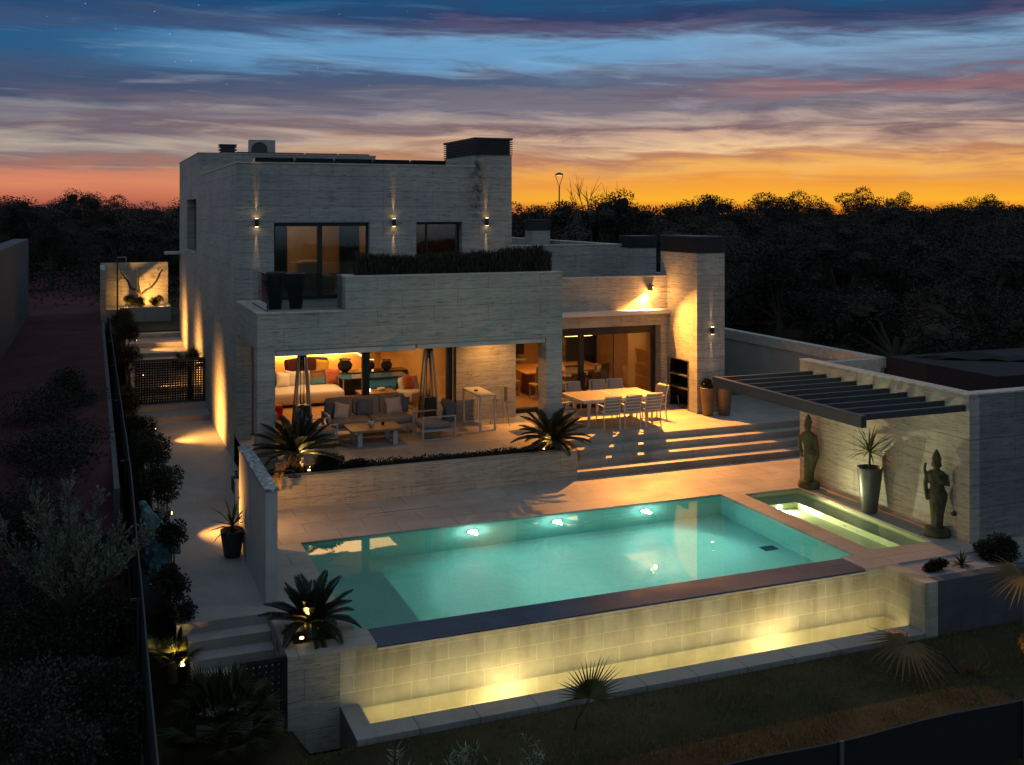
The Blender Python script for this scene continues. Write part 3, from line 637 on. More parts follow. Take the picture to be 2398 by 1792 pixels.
# front retaining wall with overflow basin
rw = thing('retaining_wall', 'pale limestone block wall below the pool edge', 'wall', (0,-12.98,-2))
MB().box(0,9.91,-12.98,-12.66,-2.1,-.715).build('block_wall', M['blocks'], rw)
MB().box(.55,9.48,-12.995,-12.33,-.715,-.685).build('overflow_coping', M['coping'], rw)
MB().box(.55,9.48,-13.01,-12.985,-.745,-.716).build('edge_trim', M['cap'], rw)
rw2 = thing('return_wall', 'short limestone return wall at the deep end of the overflow basin', 'wall', (9.91,-13.98,-1.7))
MB().box(9.91,10.2,-13.98,-12.98,-2.1,-.662).build('block_wall', M['blocks'], rw2)
fw = thing('garden_wall', 'dark plain planter wall facing the lawn beyond the return wall', 'wall', (10.2,-13.98,-1.7))
MB().box(10.2,20,-13.978,-13.75,-2.1,-.664).build('wall_face', M['concrete'], fw); MB().box(10.2,20,-13.75,-12.98,-1.6,-.69).build('gravel_bed', M['gravel'], fw)
OB = thing('overflow_basin', 'long overflow basin with stone rim under the pool wall', 'basin', (0,-14.0,-1.6))
rb = MB().box(0,9.908,-14.02,-13.62,-2.05,-1.50).box(0,.28,-13.62,-12.98,-2.05,-1.50).build('rim', M['rim'], OB, bev=.006)
m = MB(); m.quad((.28,-13.62,-1.85),(9.9,-13.62,-1.85),(9.9,-12.98,-1.85),(.28,-12.98,-1.85)); m.box(.28,9.9,-13.62,-13.60,-1.85,-1.52); m.box(.28,.30,-13.6,-12.98,-1.85,-1.52)
m.build('basin_lining', M['tile3'], OB)
struct(MB().quad((.28,-13.61,-1.57),(9.905,-13.61,-1.57),(9.905,-12.975,-1.57),(.28,-12.975,-1.57)), 'basin_water', M['water3'])
for bx, lab in ((2.56,'submerged lamp in the overflow basin, near the end planter'),(7.48,'submerged lamp in the overflow basin, near the return wall')):
    t = thing('basin_lamp', lab, 'pool lamp', (bx,-13.5,-1.8), 'lamps in the overflow basin')
    MB().lathe([(.05,0),(.05,.04),(.04,.045)], (bx,-13.5,-1.85), 16).build('lens', M['e_warm'], t)
    lamp('SPOT', (bx,-13.46,-1.70), 34, (1,.72,.38), (bx,-12.98,-1.74), spot=172, blend=1, size=.10, parent=t)
lamp('AREA', (5.1,-13.59,-1.60), 58, (1,.74,.38), (5.1,-12.98,-1.35), size=9.4, sy=.04, parent=OB)  # unseen strip light added for a base glow between the two lamps
# end planter / pier
pr = thing('end_planter', 'travertine pier with a square planting bed at the pool end', 'planter', (-.76,-12.98,-2))
MB().box(-.756,-.002,-12.978,-12.56,-2.1,-.714).box(-.756,-.6,-12.56,-11.17,-2.1,-.714).box(.05,.36,-12.56,-11.17,-1.0,-.714).box(-.6,.05,-11.75,-11.17,-2.1,-.714).build('pier', M['trav2'], pr)
MB().box(-.6,.05,-12.56,-11.75,-.9,-.72).build('soil', M['soil'], pr)

# planter along the porch
pl = thing('porch_planter', 'long low travertine planter between porch and pool deck', 'planter', (.2,-5.42,-.66))
MB().box(-.56,7.37,-5.42,-5.18,-.67,.03).box(7.15,7.37,-5.18,-4.67,-.67,.03).build('planter_wall', M['trav2'], pl)
MB().box(-.56,7.15,-5.18,-4.67,-.3,-.03).build('soil', M['soil'], pl)
# shower wall
dv = thing('shower_wall', 'free standing white wall with veined marble cap beside the pool', 'wall', (-.66,-10.9,-.66))
MB().box(-.756,-.566,-10.9,-7.57,-.67,1.19).build('wall', M['plaster'] if False else plain('pale_render', (.40,.40,.40), .8, 0, .1, 3), dv)
MB().box(-.775,-.545,-10.92,-7.55,1.19,1.235).build('cap', M['marble'], dv, bev=.005)
for (y, z, ln, lab) in ((-9.5,1.06,.52,'dark outdoor shower head on a bent arm, closer to the pool'),(-8.2,1.05,.42,'dark shower arm on the white wall, closer to the house')):
    t = thing('shower_head', lab, 'shower', (-.566,y,z), 'outdoor showers')
    MB().tube([(-.566,y,z+.10),(-.566+ln-.06,y,z+.10),(-.566+ln-.02,y,z+.085),(-.566+ln,y,z+.05),(-.566+ln,y,z+.01)], .016, 8).build('arm', M['dark'], t, smooth=True)
    MB().lathe([(.02,.03),(.12,.012),(.125,0),(.12,-.012)], (-.566+ln,y,z), 24).build('rose', M['dark'], t)

# pavilion wall, pergola
pv = thing('pavilion_wall', 'corner wall of travertine behind the spa pool and statues', 'wall', (12.29,-12.6,-.66))
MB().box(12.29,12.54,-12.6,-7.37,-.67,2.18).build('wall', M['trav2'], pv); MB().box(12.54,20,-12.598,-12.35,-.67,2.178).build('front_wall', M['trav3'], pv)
MB().box(12.275,12.555,-12.615,-7.355,2.18,2.21).box(12.555,20,-12.615,-12.335,2.18,2.21).build('coping', M['cap'], pv)
pg = thing('pergola', 'dark steel cantilever pergola with thin rafters over the spa', 'pergola', (12.29,-10,1.9))
MB().box(9.62,9.74,-12.72,-7.76,1.78,2.0).build('front_beam', M['perg'], pg, bev=.006)
for i in range(10):
    y = -7.80-.517*i
    MB().box(9.74,12.29,y-.03 if 0<i<9 else y-.05,y+.03 if 0<i<9 else y+.05,1.86,1.98).build('rafter', M['perg'], pg, bev=.004)
ws = thing('wall_spot', 'small round dark spot lamp low on the pavilion wall', 'wall lamp', (12.29,-12.22,-.18))
k = MB().lathe([(.05,0),(.05,.05),(.035,.06)], (0,0,0), 16); k.v = [(12.29-z, -12.22+x, -.18+y) for x,y,z in k.v]; k.build('lamp_body', M['dark'], ws)
lamp('SPOT', (10.9,-9.5,1.75), 0.001, (1,.8,.45), (12.3,-10,.5), spot=120, parent=pg) if False else None

# boundary walls
lw = thing('boundary_wall', 'long pale rendered wall with coping band beyond the barbecue chimney', 'wall', (15.8,-6,0))
MB().box(15.7,15.9,-6.1,13,-.7,1.62).build('wall', M['concrete'] if False else plain('greige_render', (.33,.31,.28), .85, 0, .12, 1.5), lw)
MB().box(15.66,15.94,-6.14,13,1.62,1.9).build('coping_band', M['cap'], lw)
MB().box(13.9,15.7,-6.2,-6.02,-.7,1.88).build('stub_wall', M['cap'], lw)
sh = thing('flat_shed', 'low dark flat roofed shed behind the pavilion wall', 'shed', (15.9,-9.5,-.3))
MB().box(15.92,26,-9.8,-6.2,-.5,1.93).build('wall', M['roof'], sh)
k = MB(); 
for i in range(24):
    a = i/23; k.v += [(16.2+a*2.6, -6.6-.8*a-.3*math.sin(a*9), 1.96+.10*math.sin(a*7)**2), (16.6+a*2.6, -7.2-1.6*a, 1.95+.05*math.sin(a*11)**2)]
k.f = [(2*i,2*i+1,2*i+3,2*i+2) for i in range(23)]; k.build('tarpaulin', M['screen'], sh)
nw = thing('neighbour_wall', 'tall grey blind wall of the neighbouring house', 'wall', (-6,8,1))
MB().box(-6.6,-6.0,-14,22.9,.0,4.5).build('wall', M['housewall'], nw)
bl = thing('boundary_wall', 'low concrete boundary wall along the red earth plot', 'wall', (-2.97,0,0))
MB().box(-3.02,-2.93,-9.5,23.5,-1.7,1.12).build('wall', M['concrete'], bl)
fe = thing('screen_fence', 'dark mesh fence with wire top beside the garden path', 'fence', (-2.75,0,0))
m = MB()
ysf = [-20+1.0*i for i in range(42)]
zt = lambda y: 1.36 + .03*math.sin(y*1.7) if y > -9 else 1.36-.13*(-9-y)+.03*math.sin(y*1.7)
for i in range(len(ysf)-1): m.quad((-2.75,ysf[i],zt(ysf[i])-1.9),(-2.75,ysf[i+1],zt(ysf[i+1])-1.9),(-2.75,ysf[i+1],zt(ysf[i+1])),(-2.75,ysf[i],zt(ysf[i])))
m.build('mesh_screen', M['screen'], fe)
MB().tube([(-2.75,y,zt(y)+.01) for y in ysf], .011, 6).build('top_wire', plain('pale_wire', (.045,.045,.05), .6), fe)
for y in (-13.9,-8.5,-2.5,3.5,9.5,15.5): MB().tube([(-2.80,y,zt(y)-2.2),(-2.80,y,zt(y)+.03)], .03, 8).box(-2.9,-2.76,y-.02,y+.02,zt(y)+.0,zt(y)+.03).build('post', M['dark'], fe)
for i, (ax, bx) in enumerate(((2.0,5.2),(5.2,8.4),(8.4,11.6),(11.6,16))): pass
f2 = thing('lawn_fence', 'dark screened fence closing the lawn at the street side', 'fence', (5,-17.6,-2))
m = MB(); xsf = [1.5+.5*i for i in range(30)]; z2 = lambda x: -.80+.02*math.sin(x*2.1)
for i in range(len(xsf)-1): m.quad((xsf[i],-17.6,-2.2),(xsf[i+1],-17.6,-2.2),(xsf[i+1],-17.6,z2(xsf[i+1])),(xsf[i],-17.6,z2(xsf[i])))
m.build('mesh_screen', M['screen'], f2); MB().tube([(x,-17.6,z2(x)+.008) for x in xsf], .010, 6).build('top_wire', bpy.data.materials['pale_wire'], f2)
for x in (2.2,5.2,8.2,11.2): MB().tube([(x,-17.64,-2.2),(x,-17.64,z2(x)+.04)], .028, 8).build('post', M['concrete'], f2)

# gates: perforated dark metal sheet with a grid of square holes
def gate(name, label, x0, x1, y, z0, z1, px, hole, solid=None):
    t = thing(name, label, 'gate', (x0,y,z0))
    m = MB(); nx_ = int((x1-x0-.12)/px); nz_ = int((z1-z0-.12)/px)
    ox, oz = x0+.06, z0+.06
    wx = (x1-x0-.12)/nx_; wz = (z1-z0-.12)/nz_
    s = (px-hole)
    for j in range(nz_+1): m.box(ox, x1-.06, y-.003, y+.003, oz+j*wz-s/2, oz+j*wz+s/2)
    for i in range(nx_+1): m.box(ox+i*wx-s/2, ox+i*wx+s/2, y-.002, y+.002, z0+.06, z1-.06)
    m.build('perforated_panel', M['screen'], t)
    MB().box(x0,x0+.06,y-.03,y+.03,z0,z1).box(x1-.06,x1,y-.03,y+.03,z0,z1).box(x0+.06,x1-.06,y-.03,y+.03,z1-.06,z1).box(x0+.06,x1-.06,y-.03,y+.03,z0,z0+.06).box((x0+x1)/2-.03,(x0+x1)/2+.03,y-.025,y+.025,z0+.06,z1-.06).build('gate_frame', M['dark'], t)
    return t
gate('perforated_gate', 'dark perforated metal gate across the side path', -2.15, -.02, 6.70, -.33, 1.07, .075, .026)
gate('perforated_gate', 'dark perforated gate at the foot of the lower steps', -1.42, -.765, -12.90, -1.50, -.66, .085, .022)

# rear garden wall and raised bed
gw = thing('feature_wall', 'warm lit stone wall behind the olive tree at the path end', 'wall', (-1.5,24,.7))
MB().box(-3.03,-.07,24.0,24.2,.5,3.32).build('wall', M['trav2'], gw); MB().box(-3.05,-2.85,19.2,24.0,.5,3.24).build('side_wall', M['trav2'], gw)
rbd = thing('raised_bed', 'raised rendered bed with glowing strip at the path end', 'planter', (-1,22.3,.72))
MB().box(-2.25,-.05,22.25,22.4,.6,1.38).box(-.2,-.05,22.4,24,.6,1.38).build('bed_wall', M['path'], rbd); MB().box(-2.84,-.2,22.4,24,.6,1.30).build('gravel', M['gravel'], rbd)
MB().box(-2.1,-.2,22.405,22.43,1.30,1.335).build('led_strip', M['e_strip'], rbd)
lamp('SPOT', (-1.1,22.75,1.42), 420, (1,.46,.10), (-1.3,24,2.3), spot=120, blend=.8, size=.05, parent=rbd)
lamp('POINT', (-.45,22.7,1.5), 25, (1,.46,.1), size=.05, parent=rbd); lamp('POINT', (-1.95,22.7,1.5), 25, (1,.46,.1), size=.05, parent=rbd)
po = thing('lamp_pole', 'thin rust coloured pole with square bracket by the lit wall', 'pole', (-2.38,20,.7))
MB().tube([(-2.38,20,.7),(-2.38,20,3.77)], .035, 8).build('pole', plain('rusty_steel', (.09,.035,.02), .7), po); MB().box(-2.40,-2.02,19.985,20.015,3.72,3.76).box(-2.05,-2.02,19.985,20.015,3.55,3.72).build('bracket', M['steel'], po)

# ground spots washing the side wall
for i, (x, y, lab) in enumerate(((-1.95,-6.35,'path spot lamp beside the blue garden figure'),(-1.80,2.35,'path spot lamp hidden behind the clipped bush'),(-1.85,8.9,'path spot lamp just behind the gate'),(-1.85,14.8,'path spot lamp farthest along the side path'))):
    z = (-.66,-.66,-.15,.345)[i]
    t = thing('path_lamp', lab, 'path lamp', (x,y,z), 'spot lamps along the side path')
    MB().tube([(x,y,z),(x,y,z+.40)], .012, 6).lathe([(.03,0),(.045,.02),(.045,.09),(.03,.10)], (x,y,z+.38), 12).build('lamp_body', M['dark'], t)
    MB().box(x+.047,x+.052,y-.025,y+.025,z+.40,z+.45).build('lens', M['e_warm'], t)
    lamp('SPOT', (x+.08,y,z+.42), (1150,1300,1050,950)[i], (1,.43,.09), (x+1.9,y+(-.5,.3,.3,.3)[i],z+.70), spot=104, blend=1, size=.02, parent=t)
# ================================================================== soft shapes
def soft(mb, c, size, rot=(0,0,0), n=7, p=7):
    m = Matrix.Translation(c) @ Euler(rot).to_matrix().to_4x4(); vs = {}; 
    def vid(q):
        k = tuple(round(a,5) for a in q)
        if k not in vs:
            s = sum(abs(a)**p for a in q)**(1/p); vs[k] = (len(vs), m @ Vector((q[0]/s*size[0]/2, q[1]/s*size[1]/2, q[2]/s*size[2]/2)))
        return vs[k][0]
    fs = []
    t = [math.sin((-1+2*i/n)*math.pi/2) for i in range(n+1)]
    for ax in range(3):
        for sg in (-1,1):
            for i in range(n):
                for j in range(n):
                    def P(a,b):
                        q = [0,0,0]; q[ax] = sg; q[(ax+1)%3] = a; q[(ax+2)%3] = b; return q
                    f = [vid(P(t[i],t[j])), vid(P(t[i+1],t[j])), vid(P(t[i+1],t[j+1])), vid(P(t[i],t[j+1]))]
                    fs.append(f if sg > 0 else f[::-1])
    pts = [v for _, v in sorted(vs.values(), key=lambda a: a[0])]
    return mb.add(pts, fs)
def pillow(name, label, mat, c, size, rot, group='throw pillows'):
    n = 10; m = Matrix.Translation(c) @ Euler(rot).to_matrix().to_4x4(); mb = MB(); vs = []; fs = []
    for sg in (1,-1):
        b = len(vs)
        for i in range(n+1):
            for j in range(n+1):
                u, v = -1+2*i/n, -1+2*j/n
                h = sg*size*.16*((1-u**4)*(1-v**4))**.6
                vs.append(m @ Vector((size/2*u*(1-.07*(1-v*v)), h, size/2*v*(1-.07*(1-u*u)))))
        for i in range(n):
            for j in range(n):
                f = (b+i*(n+1)+j, b+(i+1)*(n+1)+j, b+(i+1)*(n+1)+j+1, b+i*(n+1)+j+1); fs.append(f[::-1] if sg > 0 else f)
    mb.add(vs, fs); o = mb.build(name, mat, None, smooth=True, o=c); tag(o, label, 'pillow', group); return o

# ================================================================== porch furniture
S = thing('outdoor_sofa', 'long grey outdoor sofa with light metal arms on the porch', 'sofa', (3.26,-1.5,0))
for x in (2.15,4.37): MB().box(x-.03,x+.03,-2.0,-1.94,0,.56).box(x-.03,x+.03,-1.14,-1.08,0,.56).box(x-.03,x+.03,-2.0,-1.08,.56,.60).box(x-.03,x+.03,-1.94,-1.14,0,.03).build('arm_frame', M['grey'], S, bev=.004)
MB().box(2.18,4.34,-1.99,-1.1,.20,.27).build('seat_frame', M['grey'], S, bev=.004)
for i in range(2): soft(MB(), (2.72+1.08*i,-1.58,.36), (1.07,.84,.19)).build('seat_cushion', M['fab'], S, smooth=True)
for i in range(3): soft(MB(), (2.55+.71*i,-1.16,.66), (.70,.20,.50), (-.16,0,0)).build('back_cushion', M['fab'], S, smooth=True)
pillow('throw_pillow', 'dark grey pillow leaning in the near end of the porch sofa', M['blue'], (2.32,-1.42,.62), .42, (-.3,.1,-.25))
pillow('throw_pillow', 'tilted white pillow at the heater end of the porch sofa', M['cream'], (2.55,-1.56,.62), .42, (-.35,.28,.2))
pillow('throw_pillow', 'slate blue pillow on the middle cushion of the porch sofa', M['blue'], (3.2,-1.38,.64), .44, (-.35,.08,0))
pillow('throw_pillow', 'pale pillow on the third back cushion of the porch sofa', M['cream'], (3.96,-1.40,.64), .44, (-.35,-.05,.05))
pillow('throw_pillow', 'dark blue pillow against the far arm of the porch sofa', M['blue'], (4.20,-1.32,.66), .40, (-.3,.15,-.2))
def armchair(loc, rz, label):
    t = thing('outdoor_armchair', label, 'armchair', (0,0,0), 'outdoor armchairs')
    for y in (-.44,.44): MB().box(-.44,-.40,y-.02,y+.02,0,.56).box(.40,.44,y-.02,y+.02,0,.56).box(-.44,.44,y-.02,y+.02,.56,.59).box(-.40,.40,y-.02,y+.02,0,.03).build('side_frame', M['grey'], t, bev=.003)
    MB().box(-.42,.40,-.42,.42,.20,.26).build('seat_frame', M['grey'], t, bev=.003)
    soft(MB(), (.03,0,.35), (.78,.80,.17)).build('seat_cushion', M['fab'], t, smooth=True)
    soft(MB(), (-.34,0,.64), (.18,.78,.52), (0,-.2,0)).build('back_cushion', M['blue'], t, smooth=True)
    t.location = loc; t.rotation_euler = (0,0,rz); return t
armchair((4.71,-2.52,0), math.pi, 'outdoor armchair with a white pillow by the stone porch wall')
armchair((1.70,-2.55,0), 0, 'outdoor armchair half hidden by the big cycad')
pillow('throw_pillow', 'white pillow on the armchair by the stone porch wall', M['cream'], (4.86,-2.55,.62), .40, (0.1,-.32,1.45))
ct = thing('coffee_table', 'low teak coffee table with light U shaped legs', 'table', (3.08,-2.68,0))
MB().box(2.44,3.74,-3.16,-2.2,.36,.41).build('table_top', M['wood'], ct, bev=.006)
for x in (2.62,3.5): MB().box(x-.01,x+.10,-3.10,-3.04,0,.36).box(x-.01,x+.10,-2.32,-2.26,0,.36).box(x-.01,x+.10,-3.04,-2.32,0,.02).build('leg_frame', M['grey'], ct, bev=.003)
ch_ = thing('candle_holder', 'small white elephant shaped candle holder on the coffee table', 'candle holder', (3.02,-2.7,.41))
b = MB(); soft(b, (3.02,-2.7,.48), (.13,.11,.12), p=3); soft(b, (3.02,-2.76,.51), (.09,.08,.09), p=3); b.tube([(3.02,-2.79,.52),(3.02,-2.82,.48),(3.02,-2.82,.43)], [.02,.016,.012], 8)
soft(b, (2.96,-2.74,.53), (.05,.02,.07), p=2.5); soft(b, (3.08,-2.74,.53), (.05,.02,.07), p=2.5); b.build('body', M['white'], ch_, smooth=True)
tag(MB().lathe([(.035,0),(.035,.07),(.028,.075),(.028,.03)], (3.35,-2.62,.411), 16).build('tea_light', M['black'], None, o=(3.35,-2.62,.411)), 'small black tea light cup on the coffee table', 'candle')
def heater(loc, label):
    t = thing('patio_heater', label, 'patio heater', loc, 'pyramid patio heaters'); x, y, _ = loc
    for sx in (-1,1):
        for sy in (-1,1): MB().tube([(x+.23*sx,y+.23*sy,0),(x+.085*sx,y+.085*sy,2.02)], .026, 6).build('leg', M['steel'], t)
    m = MB(); m.v = [(x+a*r, y+b*r, z) for z, r in ((.06,.225),(.78,.175)) for a,b in ((-1,-1),(1,-1),(1,1),(-1,1))]; m.f = [(0,1,5,4),(1,2,6,5),(2,3,7,6),(3,0,4,7),(4,5,6,7),(3,2,1,0)]; m.build('burner_housing', M['dark'], t)
    MB().lathe([(.06,.80),(.06,2.0)], (x,y,0), 20).build('glass_tube', M['glass'], t, smooth=True)
    MB().box(x-.10,x+.10,y-.10,y+.10,2.0,2.06).box(x-.27,x+.27,y-.27,y+.27,2.16,2.19).build('hood', M['dark'], t)
    return t
heater((1.62,-1.15,0), 'pyramid patio heater beside the cycad end of the porch sofa')
heater((4.95,-1.25,0), 'pyramid patio heater behind the armchair by the stone wall')
bt = thing('bar_table', 'tall narrow white bar table against the porch wall', 'table', (6.2,-1.8,0))
MB().box(5.96,6.44,-2.46,-1.08,.90,.935).build('table_top', M['white'], bt, bev=.004)
for y in (-2.42,-1.12): MB().box(5.97,6.02,y-.025,y+.025,0,.90).box(6.38,6.43,y-.025,y+.025,0,.90).box(6.02,6.38,y-.025,y+.025,0,.03).build('leg_frame', M['white'], bt, bev=.003)
tag(MB().lathe([(.03,0),(.055,.01),(.05,.035),(.04,.035)], (6.12,-1.75,.936), 16).build('ashtray', M['black'], None, o=(6.12,-1.75,.936)), 'small black bowl on the white bar table', 'bowl')
bs = thing('bar_stool', 'clear bar stool beside the white bar table', 'stool', (6.78,-1.8,0))
for a in range(4): 
    sx, sy = ((-1,-1),(1,-1),(1,1),(-1,1))[a]; MB().tube([(6.78+.2*sx,-1.8+.2*sy,0),(6.78+.13*sx,-1.8+.13*sy,.66)], .012, 6).build('leg', M['steel'], bs)
k = MB(); k.v = [(6.78+.2*math.cos(a), -1.8+.2*math.sin(a), z) for z in (.66,1.0) for a in [(-1.2+2.4*i/12) for i in range(13)]]; k.f = [(i,i+1,14+i,13+i) for i in range(12)]; k.build('shell_back', M['glass'], bs, smooth=True)
MB().lathe([(.19,.65),(.20,.67)], (6.78,-1.8,0), 20).build('seat', M['glass'], bs)

# dining set
dt = thing('dining_table', 'long outdoor dining table with two grey panels', 'table', (9.75,-2.45,0))
MB().box(8.62,9.74,-3.10,-1.82,.70,.74).box(9.765,10.88,-3.10,-1.82,.70,.74).build('table_top', plain('taupe_table_panel', (.13,.115,.10), .5, 0, .08), dt, bev=.004)
MB().box(8.60,10.90,-3.12,-3.102,.69,.745).box(8.60,10.90,-1.818,-1.80,.69,.745).box(8.60,8.618,-3.102,-1.818,.69,.745).box(10.882,10.9,-3.102,-1.818,.69,.745).box(9.742,9.763,-3.10,-1.82,.69,.744).box(8.7,10.8,-3.0,-1.92,.62,.69).build('table_frame', M['white'], dt)
for x in (8.88,10.62):
    for y in (-2.92,-2.0): MB().box(x-.035,x+.035,y-.035,y+.035,0,.62).build('leg', M['white'], dt, bev=.004)
def chair_proto():
    t = thing('dining_chair', 'x', 'chair', (0,0,0), 'outdoor dining chairs')     # faces +y
    for x in (-.23,.23):
        MB().tube([(x,.22,0),(x,.21,.62)], .019, 6).build('leg', M['white'], t)
        MB().tube([(x,-.26,0),(x,-.22,.40),(x,-.25,.62),(x,-.33,.88)], .019, 6).build('leg', M['white'], t)
        MB().box(x-.022,x+.022,-.24,.24,.62,.645).build('armrest', M['white'], t, bev=.004)
    MB().box(-.22,.22,-.22,.22,.385,.41).build('seat', M['white'], t, bev=.003)
    s = MB()
    for i in range(5):
        z = .45+.088*i; y = -.225-.10*max(0,(z-.45))/.43
        s.obox((0,y-.006,z), (.44,.014,.028), (.22,0,0))
    s.obox((0,-.335,.885), (.48,.03,.03))
    s.build('back_slats', M['white'], t)
    MB().obox((0,-.272,.64), (.43,.006,.46), (.23,0,0)).build('back_panel', M['slat'], t)
    soft(MB(), (0,-.215,.68), (.43,.06,.46), (.23,0,0), 5).build('back_cushion', M['sling'], t, smooth=True)
    soft(MB(), (0,.0,.435), (.43,.43,.05), (0,0,0), 5).build('seat_cushion', M['sling'], t, smooth=True)
    return t
cp = chair_proto()
spots = [(9.24,-3.32,0,'slatted outdoor chair on the step side of the table, nearest the cycad'),(9.86,-3.30,0,'slatted outdoor chair on the step side of the table, in the middle'),(10.46,-3.30,.04,'slatted outdoor chair on the step side of the table, nearest the barbecue'),
  (9.26,-1.42,math.pi+.05,'grey cushioned outdoor chair on the window side, nearest the porch column'),(10.07,-1.30,math.pi,'grey cushioned outdoor chair on the window side, in the middle'),(10.60,-1.32,math.pi-.06,'grey cushioned outdoor chair on the window side, nearest the barbecue'),
  (11.10,-2.46,math.pi/2+.1,'outdoor chair at the head of the table by the barbecue'),(8.42,-2.40,-math.pi/2,'outdoor chair at the head of the table behind the porch column')]
for i, (x,y,r,lab) in enumerate(spots):
    c = cp if i == 0 else dup(cp, (x,y,0), r)
    c.location = (x,y,0); c.rotation_euler = (0,0,r); c['label'] = lab
# terrace pots with plants, barbecue bits
bbq = thing('barbecue_tool', 'small bright metal tray and tongs low in the barbecue niche', 'barbecue tool', (12.7,-1.5,.05))
MB().box(12.56,12.9,-1.75,-1.3,.05,.09).build('tray', M['steel'], bbq); MB().tube([(12.58,-1.3,.1),(12.62,-1.15,.30)], .012).build('handle', M['steel'], bbq)

# ================================================================== interior furniture
so_ = thing('indoor_sofa', 'cream corner sofa inside the living room', 'sofa', (2.3,3.4,.02))
soft(MB(), (2.35,3.25,.28), (2.5,1.5,.38)).build('seat', M['cream'], so_, smooth=True); soft(MB(), (2.3,4.15,.55), (2.8,.30,.55)).build('backrest', M['cream'], so_, smooth=True); soft(MB(), (1.0,2.3,.25), (.9,1.2,.38)).build('chaise', M['cream'], so_, smooth=True)
for lab, x, y, z, mt, r in (('brown and turquoise striped pillow on the cream sofa',3.0,3.75,.66,None,(-.3,0,0)),('dark brown pillow on the cream sofa beside the porch column',1.55,3.7,.66,M['black'],(-.3,0,.1)),('red box shaped cushion on the chaise',1.0,2.2,.55,plain('red_fabric',(.35,.02,.015),.8),(-1.4,0,.1)),('cream pillow leaning on the sofa behind the heater',2.2,3.8,.66,M['cream'],(-.3,.2,-.1))):
    if mt is None:
        tt = NT('striped_fabric'); tc_ = tt.n('ShaderNodeTexCoord'); sx = tt.n('ShaderNodeSeparateXYZ'); tt.l(tc_.outputs['Object'], sx.inputs[0])
        tt.bsdf(tt.ramp(tt.math('ADD', tt.math('MULTIPLY', sx.outputs[2], 1.0), .5), [(0,(.05,.17,.26)),(.50,(.05,.17,.26)),(.52,(.16,.07,.035)),(.66,(.07,.025,.015))], 'CONSTANT'), .8); mt = tt.m
    pillow('throw_pillow', lab, mt, (x,y,z), .5, r, 'indoor pillows')
gt = thing('glass_desk', 'glass console with bluish top behind the cream sofa', 'table', (4.6,3.2,0))
MB().box(3.55,5.6,2.9,3.7,.70,.715).build('table_top', plain('pool_reflection_glass', (.05,.15,.26), .05), gt)  # blue of the pool's reflection put into the top's colour
for x in (3.6,5.5): MB().tube([(x,2.95,.02),(x,2.95,.70)], .018).tube([(x,3.65,.02),(x,3.65,.70)], .018).build('leg', M['steel'], gt)
lt = thing('indoor_coffee_table', 'low two level coffee table in the living room', 'table', (4.4,2.3,0))
MB().box(3.9,5.0,1.9,2.7,.36,.40).box(3.95,4.95,1.95,2.65,.14,.17).build('table_top', M['wood'], lt)
for x in (3.95,4.95): MB().box(x-.02,x+.02,1.95,2.65,.02,.14).box(x-.02,x+.02,1.95,2.65,.17,.36).build('leg', M['steel'], lt)
for i, (x, y, s, lab) in enumerate(((3.95,4.3,1.0,'dark glossy vase with wide yellow mouth, nearest the cream sofa'),(4.7,4.25,.8,'dark glossy bowl vase in the middle of the sideboard'),(5.25,4.2,.8,'dark glossy bowl vase at the far end of the sideboard'))):
    t = thing('vase', lab, 'vase', (x,y,.72), 'dark vases')
    MB().lathe([(.08*s,0),(.20*s,.08*s),(.24*s,.22*s),(.16*s,.34*s),(.19*s,.40*s),(.15*s,.36*s)], (x,y,.72), 20, 1, .8).build('body', M['black'], t, smooth=True)
    MB().lathe([(.0,.0),(.17*s,.01)], (x,y-.02,.72+.36*s), 20).build('mouth', M['plaster'], t)
sb = thing('sideboard', 'long black gloss sideboard in the living room', 'sideboard', (4.6,4.3,0))
MB().box(3.5,5.85,4.0,4.6,.02,.70).build('cabinet', M['black'], sb); MB().box(3.48,5.87,3.98,4.62,.70,.718).build('top', M['black'], sb)
for lab, x, y, r in (('dark lounge chair by the lit rear wall',2.6,6.2,.6),('dark red lounge chair with pale cushion by the lit rear wall',3.6,6.2,-.4)):
    t = thing('lounge_chair', lab, 'armchair', (x,y,0), 'dark lounge chairs')
    soft(MB(), (x,y,.30), (.75,.75,.35), (0,0,r)).build('seat', plain('dark_red_leather',(.05,.008,.008),.4) if 'dark_red_leather' not in bpy.data.materials else bpy.data.materials['dark_red_leather'], t, smooth=True)
    soft(MB(), (x+.30*math.sin(-r)*-1,y+.30*math.cos(r),.62), (.75,.2,.6), (-.2,0,r)).build('backrest', bpy.data.materials['dark_red_leather'], t, smooth=True)
    MB().tube([(x,y,.02),(x,y,.15)], .2, 12).build('base', M['dark'], t)
pt_ = thing('floor_vase', 'tall dark rounded floor vase by the far living room corner', 'vase', (.9,6.6,0))
MB().lathe([(.15,0.02),(.28,.2),(.34,.5),(.26,.8),(.12,.95),(.14,1.0)], (1.35,6.9,.02), 24).build('body', M['black'], pt_, smooth=True)
lc = thing('beige_lounger', 'beige lounge seat with cushion near the far sliding door', 'armchair', (5.45,1.9,0))
soft(MB(), (5.4,1.9,.3), (.6,.9,.3), (0,0,.3)).build('seat', M['cream'], lc, smooth=True); soft(MB(), (5.4,2.2,.55), (.6,.25,.5), (-.4,0,.3)).build('backrest', M['cream'], lc, smooth=True)
rug = MB().box(3.6,5.4,1.5,3.4,.026,.034).build('rug', M['cream'], None, o=(4.5,2.4,.03)); tag(rug, 'pale rug under the low living room table', 'rug')
it_ = thing('indoor_dining_table', 'orange wood dining table inside the dining room', 'table', (10.2,2.0,.11))
